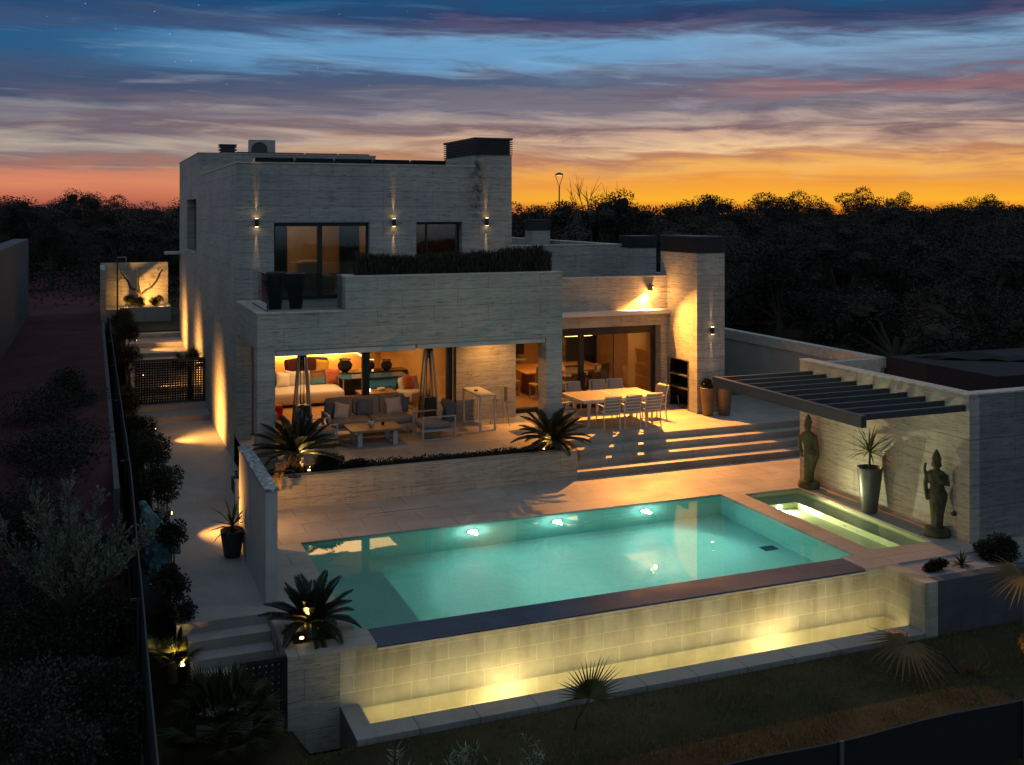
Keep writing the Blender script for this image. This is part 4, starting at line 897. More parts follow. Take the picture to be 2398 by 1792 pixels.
MB().box(8.75,11.6,1.15,2.9,.80,.85).build('table_top', plain('orange_wood', (.42,.22,.08), .35, 0, .15, 3), it_, bev=.01)
for x in (9.2,11.2): MB().box(x-.05,x+.05,1.6,2.5,.11,.80).build('leg', M['wood'], it_)
def ichair():
    t = thing('indoor_chair', 'x', 'chair', (0,0,0), 'indoor dining chairs')
    MB().obox((0,-.24,.78), (.5,.04,.5), (.15,0,0)).build('backrest', plain('ochre_leather', (.30,.18,.06), .45), t, bev=.01)
    MB().box(-.24,.24,-.24,.24,.42,.48).build('seat', bpy.data.materials['ochre_leather'], t, bev=.01)
    for x in (-.21,.21):
        for y in (-.2,.2): MB().box(x-.015,x+.015,y-.015,y+.015,0,.42).build('leg', M['steel'], t)
    return t
ic = ichair()
for i, (x,y,r,lab) in enumerate(((9.95,.66,0,'ochre leather chair pulled up to the indoor table, seen through the middle pane'),(10.9,.62,0,'ochre leather chair at the indoor table, nearest the wine cabinet'),(9.0,.72,.1,'ochre leather chair at the indoor table, seen past the porch column'),(8.45,1.7,-math.pi/2,'ochre leather chair at the head of the indoor table by the open door'))):
    c = ic if i == 0 else dup(ic, (x,y,.11), r)
    c.location = (x,y,.11); c.rotation_euler = (0,0,r); c['label'] = lab
wc = thing('wine_cabinet', 'tall black cabinet with lit shelf at the back of the dining room', 'cabinet', (11.6,3.9,.11))
MB().box(11.1,12.3,3.7,4.5,.11,2.2).build('cabinet', M['black'], wc); MB().box(11.2,12.2,3.69,3.698,1.55,1.56).build('shelf_strip', M['e_strip'], wc)
kc = thing('kitchen_unit', 'dark kitchen wall unit with pale worktop in the dining room', 'cabinet', (8.6,4.3,.11))
MB().box(7.7,9.9,4.1,4.55,1.0,2.2).build('wall_unit', M['black'], kc); MB().box(7.7,9.9,3.9,4.55,.82,.88).build('worktop', M['white'], kc)
for x, lab in ((9.45,'slim glass pendant lamp in the dining room near the door mullion'),(10.1,'slim glass pendant lamp over the middle of the indoor table')):
    t = thing('pendant_lamp', lab, 'pendant lamp', (x,2.2,2.4), 'pendant lamps'); MB().tube([(x,2.2,1.95),(x,2.2,2.45)], .006).build('cord', M['dark'], t); MB().lathe([(.03,1.85),(.045,1.9),(.03,1.95)], (x,2.2,0), 12).build('bulb', M['e_warm'], t)
m = MB(); n_ = 20; m.v = [(.44+.22*i/n_, -.48+.03*math.sin(i*1.5), z) for z in (.03,2.5) for i in range(n_+1)]; m.f = [(i,i+1,n_+2+i,n_+1+i) for i in range(n_)]
tag(m.build('curtain', M['cream'], None, smooth=True, o=(.44,-.48,.03)), 'pale drape gathered inside the porch glass beside the column', 'curtain')
for lab, x, y, mt in (('small cream cube stool inside the porch glass',.95,.1,M['cream']),('red cube stool between the cream sofa and the glass',1.25,1.1,bpy.data.materials['red_fabric'])):
    t = thing('cube_stool', lab, 'stool', (x,y,.02), 'cube stools'); soft(MB(), (x,y,.22), (.42,.42,.40), (0,0,.2)).build('seat', mt, t, smooth=True); MB().box(x-.17,x+.17,y-.17,y+.17,.025,.05).build('base', M['dark'], t)
for lab, x, y, z, mt in (('orange pillow on the beige lounger',5.42,2.1,.62,plain('orange_fabric',(.45,.12,.03),.8)),('yellow pillow on the dark lounge chair by the rear wall',3.6,6.05,.66,plain('yellow_fabric',(.55,.36,.06),.8)),('coral pillow at the far end of the cream sofa',3.45,3.75,.68,plain('coral_fabric',(.32,.09,.05),.8)),('white pillow in the near corner of the cream sofa',1.95,3.72,.66,M['white'])):
    pillow('throw_pillow', lab, mt, (x,y,z), .46, (-.3,.15,.2), 'indoor pillows')
for lab, x, y, s, mt in (('small lit glass votive on the low living room table',4.2,2.25,.05,M['e_warm']),('white bowl on the low living room table',4.6,2.35,.12,M['white'])):
    tag(MB().lathe([(s*.6,0),(s,.04),(s*.95,.08),(s*.7,.05)], (x,y,.402), 16).build('bowl', mt, None, o=(x,y,.402)), lab, 'bowl')
bd = thing('bed', 'upstairs bed with pale pillows behind the big window', 'bed', (2.3,.8,3.45))
soft(MB(), (2.0,.6,3.75), (1.5,1.4,.5)).build('mattress', M['cream'], bd, smooth=True); soft(MB(), (2.0,.2,4.15), (.6,.25,.5), (.3,0,.2)).build('pillow', M['cream'], bd, smooth=True)
pc = thing('picture_frame', 'small dark framed picture on the upstairs wall', 'picture', (1.55,2.6,5.0)); MB().box(1.45,1.85,2.56,2.599,4.72,5.05).build('frame', M['dark'], pc); MB().box(1.48,1.82,2.55,2.559,4.75,5.02).build('canvas', M['sling'], pc)
for x0_, x1_, lab in ((1.0,1.35,'grey curtain behind the narrow side of the big upstairs window'),(2.7,3.25,'teal grey curtain behind the wide pane of the big upstairs window')):
    m = MB(); n_ = 24; m.v = [(x0_+(x1_-x0_)*i/n_, -.55+.04*math.sin(i*1.6), z) for z in (3.47,5.42) for i in range(n_+1)]; m.f = [(i,i+1,n_+2+i,n_+1+i) for i in range(n_)]
    o = m.build('curtain', plain('teal_curtain',(.13,.18,.17),.9) if 'teal_curtain' not in bpy.data.materials else bpy.data.materials['teal_curtain'], None, smooth=True, o=(x0_,-.55,3.47)); tag(o, lab, 'curtain', 'upstairs curtains')

# ================================================================== statues
def loft(mb, secs, n=18):
    vs = []; k = len(secs)
    for z, cx, cy, rx, ry in secs: vs += [(cx+rx*math.cos(2*math.pi*j/n), cy+ry*math.sin(2*math.pi*j/n), z) for j in range(n)]
    fs = [(i*n+j, i*n+(j+1)%n, (i+1)*n+(j+1)%n, (i+1)*n+j) for i in range(k-1) for j in range(n)] + [tuple(range(n-1,-1,-1)), tuple((k-1)*n+j for j in range(n))]
    return mb.add(vs, fs)
def statue(loc, rz, label, sway, pose):
    t = thing('stone_statue', label, 'statue', loc, 'carved stone statues'); x, y, z0 = loc
    loft(MB(), [(0,0,0,.20,.24),(.05,0,0,.215,.255),(.13,0,0,.20,.235),(.17,0,0,.18,.21)]).build('plinth', M['statue'], t, smooth=True, o=(0,0,0))
    m = MB(); s = sway
    loft(m, [(.15,.0,.0,.115,.13),(.22,.0,.0,.10,.115),(.40,0,s*.2,.105,.125),(.60,0,s*.6,.125,.15),(.76,0,s,.145,.180),(.86,0,s*.9,.135,.165),(.98,0,s*.3,.105,.13),(1.10,0,-s*.2,.125,.165),(1.22,0,-s*.4,.12,.185),(1.27,0,-s*.4,.085,.14),(1.31,0,-s*.35,.055,.06)])
    hy = -s*.3
    loft(m, [(1.28,0.0,hy,.05,.052),(1.33,.012,hy,.062,.06),(1.38,.015,hy,.085,.072),(1.44,.015,hy,.09,.08),(1.49,.0,hy,.09,.088),(1.52,-.01,hy,.096,.098),(1.56,-.015,hy,.075,.078),(1.62,-.02,hy,.052,.055),(1.67,-.02,hy,.03,.03),(1.70,-.02,hy,.008,.008)])
    soft(m, (.098,hy,1.41), (.03,.025,.05), p=2.5, n=4)      # nose
    for sg in (-1,1):
        soft(m, (.02,hy+.085*sg,1.40), (.035,.03,.10), p=2.5, n=4)   # ears
        sh_ = (-.0,hy-.0+.165*sg,1.22)
        if pose == 'hang' or sg < 0 and pose == 'mixed':
            m.tube([sh_,(-.01,hy+.205*sg,1.0),(.04,s*.5+.20*sg,.80),(.06,s*.7+.19*sg,.70)], [.052,.045,.036,.03], 10)
        else:
            m.tube([sh_,(.03,hy+.21*sg,1.02),(.12,hy+.10*sg,1.08),(.14,hy+.05*sg,1.18)], [.052,.045,.038,.03], 10)
            soft(m, (.15,hy+.04*sg,1.21), (.05,.04,.10), p=2.5, n=4)
    m.tube([(.10,hy+.05,1.2),(.09,s*.3,1.0),(.11,s,.80),(.10,s*.5,.5),(.09,0,.2)], [.02,.02,.026,.03,.03], 8)   # robe fold
    m.tube([(-.0,s*.9-.18,.84),(.13,s*.9-.06,.80),(.14,s*.9+.06,.79),(0,s*.9+.18,.84)], .022, 8)              # sash
    if pose == 'mixed': m.tube([(.02,hy-.19,1.18),(.03,hy-.22,1.30),(.03,hy-.20,1.42)], [.035,.03,.028], 8)
    o = m.build('figure', M['statue'], t, smooth=True, o=(0,0,0))
    r = o.modifiers.new('remesh','REMESH'); r.mode = 'VOXEL'; r.voxel_size = .012; r.use_smooth_shade = True
    sm = o.modifiers.new('smooth','SMOOTH'); sm.iterations = 3
    t.rotation_euler = (0,0,rz); return t
statue((12.02,-8.06,-.66), math.pi+.5, 'mossy stone statue with swaying hips at the house end of the spa', .07, 'hang')
statue((12.08,-11.98,-.66), math.pi+.75, 'slim mossy stone statue with raised hand at the lawn end of the spa', .02, 'mixed')
bf = thing('garden_figure', 'blue green weathered crouching garden figure under the fence', 'statue', (-2.3,-8.75,-.66))
m = MB(); loft(m, [(0,0,0,.25,.25),(.15,0,0,.28,.27),(.40,-.02,0,.27,.26),(.62,-.06,.02,.25,.25),(.85,-.12,.02,.21,.21),(1.02,-.19,0,.16,.16),(1.15,-.24,0,.10,.10)]); m.v = [(-2.3+a*.82,-8.75+b*.82,c-.58) for a,b,c in m.v]
soft(m, (-2.08,-8.85,-.06), (.20,.22,.24), p=2.5); soft(m, (-2.12,-8.68,-.22), (.16,.2,.3), p=2.5); m.tube([(-2.2,-8.9,.2),(-2.05,-8.95,.0),(-2.02,-8.9,-.25)], [.09,.08,.07], 10)
soft(m, (-2.55,-8.72,.58), (.16,.15,.16), p=2.5)
o = m.build('figure', M['bluestone'], bf, smooth=True); r = o.modifiers.new('remesh','REMESH'); r.mode = 'VOXEL'; r.voxel_size = .02; r.use_smooth_shade = True
tx = bpy.data.textures.new('lumps','CLOUDS'); tx.noise_scale = .16; dm = o.modifiers.new('displace','DISPLACE'); dm.texture = tx; dm.strength = .16; dm.mid_level = .5
MB().box(-2.6,-2.0,-9.05,-8.45,-1.2,-.58).build('plinth', M['concrete'], bf)
# ================================================================== plants
def rv():
    while True:
        v = Vector((rnd.uniform(-1,1), rnd.uniform(-1,1), rnd.uniform(-1,1)))
        if .05 < v.length < 1: return v
def leafquad(mb, p, d, w, l):
    d = d.normalized(); s = d.cross(rv()).normalized()*w/2
    b = len(mb.v); mb.v += [tuple(p), tuple(p+d*l*.5+s), tuple(p+d*l), tuple(p+d*l*.5-s)]; mb.f.append((b,b+1,b+2,b+3))
def clump(mb, c, r, n, size, shell=.5, flat=1):
    for _ in range(n):
        v = rv().normalized(); k = rnd.uniform(shell,1)**.6
        p = Vector((c[0]+v.x*r[0]*k, c[1]+v.y*r[1]*k, c[2]+v.z*r[2]*k))
        d = (v+rv()*.9); d.z *= flat
        leafquad(mb, p, d, size*rnd.uniform(.5,1), size*rnd.uniform(.8,1.5))
def core(mb, c, r, k=.72):
    n, h = 9, 6; vs = []; sd = rnd.random()*50
    for i in range(h+1):
        ph = math.pi*i/h
        for j in range(n):
            v = Vector((math.sin(ph)*math.cos(2*math.pi*j/n), math.sin(ph)*math.sin(2*math.pi*j/n), math.cos(ph))); q = k*(1+.45*mnoise.noise(v*2.2+Vector((sd,0,0))))
            vs.append((c[0]+v.x*r[0]*q, c[1]+v.y*r[1]*q, c[2]+v.z*r[2]*q))
    mb.add(vs, [(i*n+j, (i+1)*n+j, (i+1)*n+(j+1)%n, i*n+(j+1)%n) for i in range(h) for j in range(n)])
def bush(name, label, cat, c, r, n, size, mat, group=None, clumps=9, stem=True, base=None):
    c = Vector(c); t = thing(name, label, cat, (c.x,c.y,base if base is not None else c.z-r[2]), group)
    m = MB()
    for _ in range(clumps):
        v = rv(); cc = c + Vector((v.x*r[0]*.65, v.y*r[1]*.65, v.z*r[2]*.6)); q = rnd.uniform(.4,.6)
        clump(m, cc, (r[0]*q, r[1]*q, r[2]*q), int(n*1.7)//clumps, size*.8, .15)
    m.build('foliage', mat, t)
    if stem:
        k = MB(); b = Vector(ORIGIN[t.name])
        for _ in range(4): 
            v = rv(); k.tube([b, b+(c-b)*.5+Vector((v.x*.1,v.y*.1,0)), c+Vector((v.x*r[0]*.4,v.y*r[1]*.4,0))], [.04*max(r),.03*max(r),.012*max(r)], 5)
        k.build('stem', M['bark'], t)
    return t
def frond(mb, base, az, el0, L, drop, n=26, lw=.012, ll=.16, vee=.5):
    p = Vector(base); el = el0; pts = []; step = L/n
    for i in range(n+1):
        pts.append((p.copy(), el)); p = p + Vector((math.cos(az)*math.cos(el), math.sin(az)*math.cos(el), math.sin(el)))*step; el -= drop/n*(1+.8*i/n)
    side = Vector((-math.sin(az), math.cos(az), 0))
    mb.tube([a for a,_ in pts[::4]], [.010*(1-.8*i/(len(pts[::4])-1)) for i in range(len(pts[::4]))], 4)
    for i in range(3, n+1):
        a, e = pts[i]; f = Vector((math.cos(az)*math.cos(e), math.sin(az)*math.cos(e), math.sin(e))); up = side.cross(f)*-1 if side.cross(f).z < 0 else side.cross(f)
        q = i/n; l = ll*min(1, .45+q*2.2)*(1 if q < .75 else (1-(q-.75)*2.6))
        for sg in (-1,1):
            for h in (0,.5):
                o = a + f*step*h
                d = (side*sg + f*.55 + up*vee + rv()*.06).normalized()
                tip = o + d*l - Vector((0,0,l*.10))
                wv = f*lw
                b = len(mb.v); mb.v += [tuple(o-wv*.6), tuple(o+d*l*.5+wv*.9), tuple(tip), tuple(o+d*l*.5-wv*.9)]; mb.f.append((b,b+1,b+2,b+3))
def cycad(loc, label, L, n, trunk_h, lo=-.15, hi=1.35, azoff=0, ll=.16):
    t = thing('cycad', label, 'cycad palm', loc, 'cycad palms'); x, y, z = loc
    k = MB()
    for i in range(46):
        a = i*2.4; zz = trunk_h*(i/46); rr = .13*(1-.2*i/46); k.obox((x+rr*math.cos(a), y+rr*math.sin(a), z+zz), (.06,.05,.07), (0,-.7,a))
    k.lathe([(.12,0),(.13,trunk_h*.5),(.09,trunk_h)], loc, 10); k.build('trunk', M['bark'], t)
    for i in range(n):
        q = i/(n-1); az = azoff+i*2.39996+rnd.uniform(-.18,.18); el = hi+(lo-hi)*q**.8
        f = MB(); frond(f, (x+.05*math.cos(az),y+.05*math.sin(az),z+trunk_h), az, el, L*(.82+.22*rnd.random())*(1-.12*(1-q)), (.12+.28*q)*rnd.uniform(.5,1.9) if i < n-3 else 1.3, n=40, lw=.011, ll=ll)
        f.build('frond', M['cyc'] if i < n-3 else M['fandry'], t)
    return t
cycad((.80,-4.92,-.03), 'large cycad in the porch planter beside the shower wall', 1.12, 44, .44, lo=.02, hi=1.3)
cycad((6.95,-4.92,-.03), 'cycad with lit heart in the porch planter beside the garden steps', 1.0, 40, .24, lo=.0, hi=1.35)
cycad((-.26,-12.15,-.72), 'cycad in the square bed at the shallow pool corner', .80, 40, .20, lo=.0, hi=1.35, ll=.13)
for (x,y,z,pw,aim,lab) in ((1.06,-5.02,.0,60,(.9,-4.9,.8),'small garden spot under the large cycad'),(6.66,-5.02,.0,30,(6.9,-4.9,.7),'small garden spot under the cycad beside the steps'),(-.47,-12.5,-.64,45,(-.3,-12.2,.1),'small round spot in the corner bed at the pool end'),(-2.12,-11.95,-1.0,190,(-2.2,-11.7,-.2),'bright spot lamp under the lit palm beside the lower steps')):
    t = thing('garden_spot', lab, 'garden lamp', (x,y,z), 'small garden spot lamps')
    MB().lathe([(.025,-.03),(.035,0),(.035,.03)], (x,y,z), 12).build('lamp_body', M['dark'], t); MB().lathe([(.0,.032),(.032,.033),(.026,.05),(0,.055)], (x,y,z), 12).build('lens', M['e_warm'], t)
    lamp('SPOT', (x,y,z+.07), pw, (1,.60,.16), aim, spot=140, blend=.8, size=.02, parent=t)

def fanleaf(mb, hub, d, up, rad, nseg=26, spread=4.2, split=.45, droop=.25, w=.02):
    hub = Vector(hub); d = Vector(d).normalized(); s = d.cross(Vector(up)).normalized(); nrm = s.cross(d).normalized()
    for i in range(nseg):
        a = -spread/2+spread*i/(nseg-1); v = (d*math.cos(a)+s*math.sin(a)).normalized(); r = rad*(1-.18*abs(a)/(spread/2))*rnd.uniform(.92,1.06)
        pw = v.cross(nrm).normalized(); mid = hub+v*r*split+nrm*.0; tip = hub+v*r - Vector((0,0,droop*r*rnd.uniform(.6,1.3))) - nrm*rnd.uniform(-.03,.06)*rad
        wm = r*split*math.tan(spread/nseg/2)*1.05
        b = len(mb.v); mb.v += [tuple(hub), tuple(mid+pw*wm+nrm*.006), tuple(mid-pw*wm+nrm*.006), tuple(tip), tuple(mid+nrm*-.01)]
        mb.f += [(b,b+1,b+4),(b,b+4,b+2),(b+1,b+3,b+4),(b+4,b+3,b+2)]
def fanpalm(loc, label, n, rad, pet, hh, mat=None, name='fan_palm', lo=-.2, hi=1.3, nseg=18, group='fan palms', spread=3.6):
    t = thing(name, label, 'fan palm', loc, group); base = Vector(loc)+Vector((0,0,hh))
    MB().tube([loc, base], [.09,.07], 8).build('trunk', M['bark'], t)
    for i in range(n):
        az = i*2.39996+rnd.uniform(-.2,.2); el = lo+(hi-lo)*rnd.random(); v = Vector((math.cos(az)*math.cos(el), math.sin(az)*math.cos(el), math.sin(el)))
        hub = base+v*pet*rnd.uniform(.7,1.1); f = MB(); f.tube([base, (base+hub)/2+Vector((0,0,.02)), hub], [.008,.006,.005], 4)
        fanleaf(f, hub, v+Vector((0,0,.1)), (0,0,1) if abs(v.z) < .9 else (1,0,0), rad*rnd.uniform(.8,1.1), nseg, spread, .45, .12)
        f.build('leaf', mat or M['fan'], t)
    return t
fanpalm((-1.72,-13.5,-1.7), 'dense dark fan palm beside the perforated lower gate', 64, .40, .60, .40, nseg=22)
fanpalm((-2.25,-11.70,-1.3), 'lit young palm beside the lower steps', 13, .34, .30, .30, name='fan_palm', lo=.1)
fanpalm((-2.45,5.7,-.5), 'small fan palm in front of the perforated gate', 12, .3, .4, .5)
fanpalm((-.45,7.3,-.33), 'fan palm just behind the perforated gate', 12, .42, .45, 1.0, lo=.0)
# lone fans rising from the lawn
t = thing('fan_palm', 'single upright fan leaf on a thin stalk in front of the basin', 'fan palm', (3.12,-14.9,-1.72), 'fan palms')
f = MB(); f.tube([(3.0,-14.6,-1.72),(2.95,-14.8,-1.4),(3.05,-15,-1.02)], [.014,.010,.008], 5); f.build('stem', M['fan'], t); f = MB(); fanleaf(f, (3.05,-15.0,-1.02), (.28,-.1,1), (0,1,.1), .66, 30, 3.5, .42, .04); f.build('leaf', M['fan'], t)
t = thing('fan_palm', 'half dry fan leaf bending over the end of the overflow basin', 'fan palm', (9.5,-15.3,-1.72), 'fan palms')
f = MB(); f.tube([(9.5,-15.3,-1.72),(9.1,-15.25,-1.25),(8.41,-15.2,-1.01)], [.03,.02,.012], 6); f.build('stem', M['bark'], t); f = MB(); fanleaf(f, (8.41,-15.2,-1.01), (-.8,-.3,-.05), (0,-.35,1), .78, 34, 5.4, .4, .25); f.build('leaf', M['fandry'], t)
f = MB(); 
for _ in range(240): v = rv(); v.z = abs(v.z)*.6+.1; f.tube([(9.56,-15.36,-1.7), Vector((9.56,-15.36,-1.62))+v*rnd.uniform(.2,.5)], [.006,.002], 3)
f.build('dry_skirt', M['fandry'], t)
t = thing('fan_palm', 'dry golden fan leaf at the lawn edge, upper one', 'fan palm', (10.9,-15.2,-1.72), 'fan palms')
MB().tube([(10.9,-15.2,-1.74),(10.88,-15.2,-.9),(10.82,-15.2,-.25)], [.05,.03,.014], 6).build('stem', M['bark'], t)
f = MB(); fanleaf(f, (10.85,-15.2,-.25), (-.8,-.2,-.12), (0,-.4,1), .78, 30, 4.2, .4, .2); f.build('leaf', M['fandry'], t)
f = MB(); fanleaf(f, (10.62,-15.5,-.95), (-.25,-.2,-1), (0,-1,.1), .72, 26, 1.6, .4, .1); f.build('leaf', M['fandry'], t)
lamp('SPOT', (10.55,-15.75,-1.5), 90, (1,.55,.12), (10.6,-15.2,-.3), spot=70, blend=.8, size=.03, parent=None, name='palm_spot')
lampb = thing('garden_spot', 'small spot lamp under the golden fan leaf at the lawn edge', 'garden lamp', (10.55,-15.75,-1.6), 'small garden spot lamps')
MB().lathe([(.03,-.1),(.035,.04)], (10.55,-15.75,-1.6), 12).build('lamp_body', M['dark'], lampb)
bpy.data.objects['palm_spot'].parent = lampb; bpy.data.objects['palm_spot'].location = Vector((10.55,-15.75,-1.5))-Vector((10.55,-15.75,-1.6))

def strappy(name, label, cat, loc, trunk, n, L, mat, group=None, lo=-.2, pot=None, w=.022):
    t = thing(name, label, cat, loc, group); b = Vector(loc)+Vector((0,0,trunk))
    if trunk > .02: MB().tube([loc, b], [.028,.02], 8).build('trunk', M['bark'], t)
    m = MB()
    for i in range(n):
        az = i*2.39996; el = 1.45-(1.45-lo)*(i/(n-1))**.8; p = b.copy(); l = L*rnd.uniform(.85,1.1); pts = []
        for k in range(5): pts.append(p.copy()); p = p+Vector((math.cos(az)*math.cos(el),math.sin(az)*math.cos(el),math.sin(el)))*l/4; el -= .09+.05*k*(1 if el < .8 else .4)
        s = Vector((-math.sin(az),math.cos(az),0)); q = len(m.v)
        for k, pp in enumerate(pts): ww = w*(.5,1,.9,.55,.04)[k]; m.v += [tuple(pp-s*ww), tuple(pp+s*ww)]
        m.f += [(q+2*k,q+2*k+1,q+2*k+3,q+2*k+2) for k in range(4)]
    m.build('leaves', mat, t); return t
tall_pot((11.95,-10.20,-.66), .155, .265, .96, M['pot'], 'tall slate grey tapered pot between the two statues')
strappy('dracaena', 'spiky dracaena in the tall slate pot between the statues', 'dracaena', (11.95,-10.20,.24), .38, 46, .62, M['dracaena'])
tall_pot((-.95,-8.15,-.66), .15, .22, .50, M['potd'], 'black pot standing behind the shower wall')
strappy('yucca', 'spiky yucca in the black pot behind the shower wall', 'yucca', (-.95,-8.15,-.22), .12, 34, .55, M['fan'])
for i, (x,y,h,r0,r1,lab,lab2) in enumerate(((12.66,-2.72,.78,.14,.20,'bronze glazed pot at the chimney corner, the shorter of two','leafy plant in the shorter bronze pot'),(13.12,-2.85,.86,.16,.24,'taller bronze glazed pot by the chimney corner','leafy plant in the taller bronze pot'))):
    tall_pot((x,y,0), r0, r1, h, M['potg'], lab, 'glazed_pot')
    bush('potted_plant', lab2, 'potted plant', (x,y,h+.10), (.20,.20,.14), 500, .05, M['shrub'], 'plants in the bronze pots', 5, False, base=h-.06)
# balcony hedge
hd = thing('hedge', 'dark rosemary hedge along the balcony parapet', 'hedge', (4.75,-4.14,4.16)); m = MB()
for _ in range(14000):
    x = rnd.uniform(2.28,7.22); y = rnd.uniform(-4.28,-3.98); hh = (.46+.10*mnoise.noise(Vector((x*2.2,y*3,0)))+.07*math.sin(x*1.1)+.10*(x-2.2)/5)*(.8 if x > 7.05 else 1)
    z = rnd.uniform(0,.62)*hh*1.6; l = rnd.uniform(.10,.20)
    if z+l*.9 > hh*1.45: continue
    leafquad(m, Vector((x,y,4.14+z)), Vector((rnd.gauss(0,.16),rnd.gauss(0,.16),1)), .022, l)
m.build('foliage', M['hedge'], hd)
# ground cover in porch planter
gc = MB()
for _ in range(5200):
    x = rnd.uniform(-.5,7.1); y = rnd.uniform(-5.16,-4.70); hh = .10+.05*mnoise.noise(Vector((x*2.5,y*2,1)))
    leafquad(gc, Vector((x,y,-.04+rnd.random()*hh)), rv()+Vector((0,0,.5)), .03, .06)
tag(gc.build('ground_cover', M['shrub']), 'low dark ground cover filling the porch planter', 'ground cover', kind='stuff')
bush('shrub', 'round leafy shrub beside the large cycad in the porch planter', 'shrub', (1.5,-4.95,.14), (.44,.26,.22), 2200, .05, M['shrub'], 'garden shrubs', base=-.05)
bush('shrub', 'low leafy shrub behind the round one in the porch planter', 'shrub', (2.15,-4.95,.06), (.36,.22,.12), 1000, .05, M['shrub'], 'garden shrubs', base=-.05)
# shrubs by the path
for (x,y,z,r,lab) in ((-2.2,-4.4,.62,.62,'clipped bush beside the path, the larger one half way along'),(-2.05,-8.0,.62,.0,''),(-2.1,-6.9,.55,.58,'rounded pine pad overhanging the path'),(-2.3,-2.0,.2,.55,'dark bush between the gate palm and the clipped bush'),(-2.3,1.2,.1,.6,'dark bush on the path edge before the gate'),(-2.25,-7.9,.1,.36,'small bush under the pine pad'),(-2.1,-9.4,.25,.33,'small bush next to the blue garden figure'),(-2.2,-10.4,-.25,.38,'low dark bush past the blue garden figure'),(-1.98,-10.8,-.62,.36,'dark bush behind the lit palm'),(-2.3,9.8,.8,.75,'dark bush behind the gate on the fence side'),(-2.25,12.6,1.3,.75,'tall dark bush behind the gate'),(-2.25,15.4,1.5,.7,'dark bush farthest along the side path'),(-2.35,4.2,.2,.5,'dark bush just before the gate')):
    if r == 0: continue
    bush('shrub', lab, 'shrub', (x,y,z), (r*.72 if y < -1 else r*.8,r,r*.72), int(2600*max(.3,r*1.4)), .055, M['shrub'], 'shrubs along the side path', 11, True, base=-.8 if y < 5 else -.2)
for (x,y,z,r,lab) in ((-1.85,22.9,1.62,.34,'boxy dark shrub in the lit bed, nearest the pole'),(-1.42,22.8,1.55,.30,'boxy dark shrub in the lit bed, at its middle'),(-.62,22.8,1.6,.34,'round dark shrub in the lit bed, nearest the house')):
    bush('shrub', lab, 'shrub', (x,y,z), (r,r*.8,r*.85), 1500, .05, M['shrub'], 'shrubs in the lit bed', 7, False, base=1.3)
# crooked olive in front of the lit wall
t = thing('bonsai_tree', 'crooked bare branched tree against the warm lit wall', 'tree', (-1.29,23.2,1.3)); k = MB()
k.tube([(-1.29,23.2,1.28),(-1.27,23.2,1.6),(-1.30,23.2,1.9)], [.10,.085,.075], 8)
k.tube([(-1.30,23.2,1.88),(-1.55,23.15,2.1),(-1.75,23.2,2.2),(-1.86,23.2,2.5),(-2.05,23.2,2.75),(-2.2,23.2,2.95)], [.07,.06,.055,.045,.035,.02], 7)
k.tube([(-1.28,23.2,1.88),(-1.05,23.25,2.1),(-.85,23.2,2.2),(-.62,23.2,2.5),(-.5,23.2,2.8),(-.36,23.2,3.05)], [.07,.06,.05,.045,.035,.02], 7)
k.tube([(-1.85,23.2,2.5),(-1.95,23.2,2.6),(-2.25,23.2,2.68)], [.03,.02,.01], 6).tube([(-.85,23.2,2.2),(-.98,23.2,2.45)], [.025,.01], 6).tube([(-1.35,23.2,1.95),(-1.42,23.25,2.4),(-1.35,23.25,3.0)], [.05,.03,.012], 6)
k.build('trunk', M['bark'], t); m = MB()
for c in ((-2.2,23.2,2.95),(-.36,23.2,3.05),(-1.36,23.2,2.95),(-1.35,23.2,2.65),(-2.3,23.2,2.7),(-.65,23.2,2.75)): clump(m, c, (.22,.15,.12), 110, .05)
m.build('crown', M['olive'], t)
# shrubs in the gravel bed beyond the basin
bush('shrub', 'large round shrub in the gravel bed beyond the basin', 'shrub', (12.18,-13.4,-.52), (.46,.36,.24), 3000, .05, M['shrub'], 'shrubs in the gravel bed', 9, True, base=-.7)
bush('shrub', 'low dark shrub in the gravel bed nearest the return wall', 'shrub', (10.6,-13.45,-.6), (.30,.18,.12), 900, .05, M['shrub'], 'shrubs in the gravel bed', 6, True, base=-.7)
strappy('aloe', 'small spiky plant between the two shrubs of the gravel bed', 'aloe', (11.25,-13.45,-.69), .03, 22, .26, M['shrub'])
# planting strip behind the terrace
ps = MB()
for _ in range(2600): leafquad(ps, Vector((rnd.uniform(13.9,15.6), rnd.uniform(-5.5,1.0)*.5-1.2, rnd.uniform(0,.28))), rv()+Vector((0,0,.3)), .05, .10)
# lawn
ln = MB()
for _ in range(26000):
    x = rnd.uniform(-1.0,14.5); y = rnd.uniform(-17.5,-14.04); p = Vector((x,y,hgt(x,y)-.005)); n_ = mnoise.noise(Vector((x*1.2,y*1.2,0)))
    if n_ < -.25 and rnd.random() < .7: continue
    l = rnd.uniform(.04,.12)*(1+.7*n_); d = Vector((rnd.gauss(0,.5),rnd.gauss(0,.5),1)).normalized(); s = d.cross(rv())*.008
    b = len(ln.v); ln.v += [tuple(p-s), tuple(p+s), tuple(p+d*l)]; ln.f.append((b,b+1,b+2))
tag(ln.build('lawn_grass', M['grassm']), 'short dark lawn grass below the overflow basin', 'grass', kind='stuff')
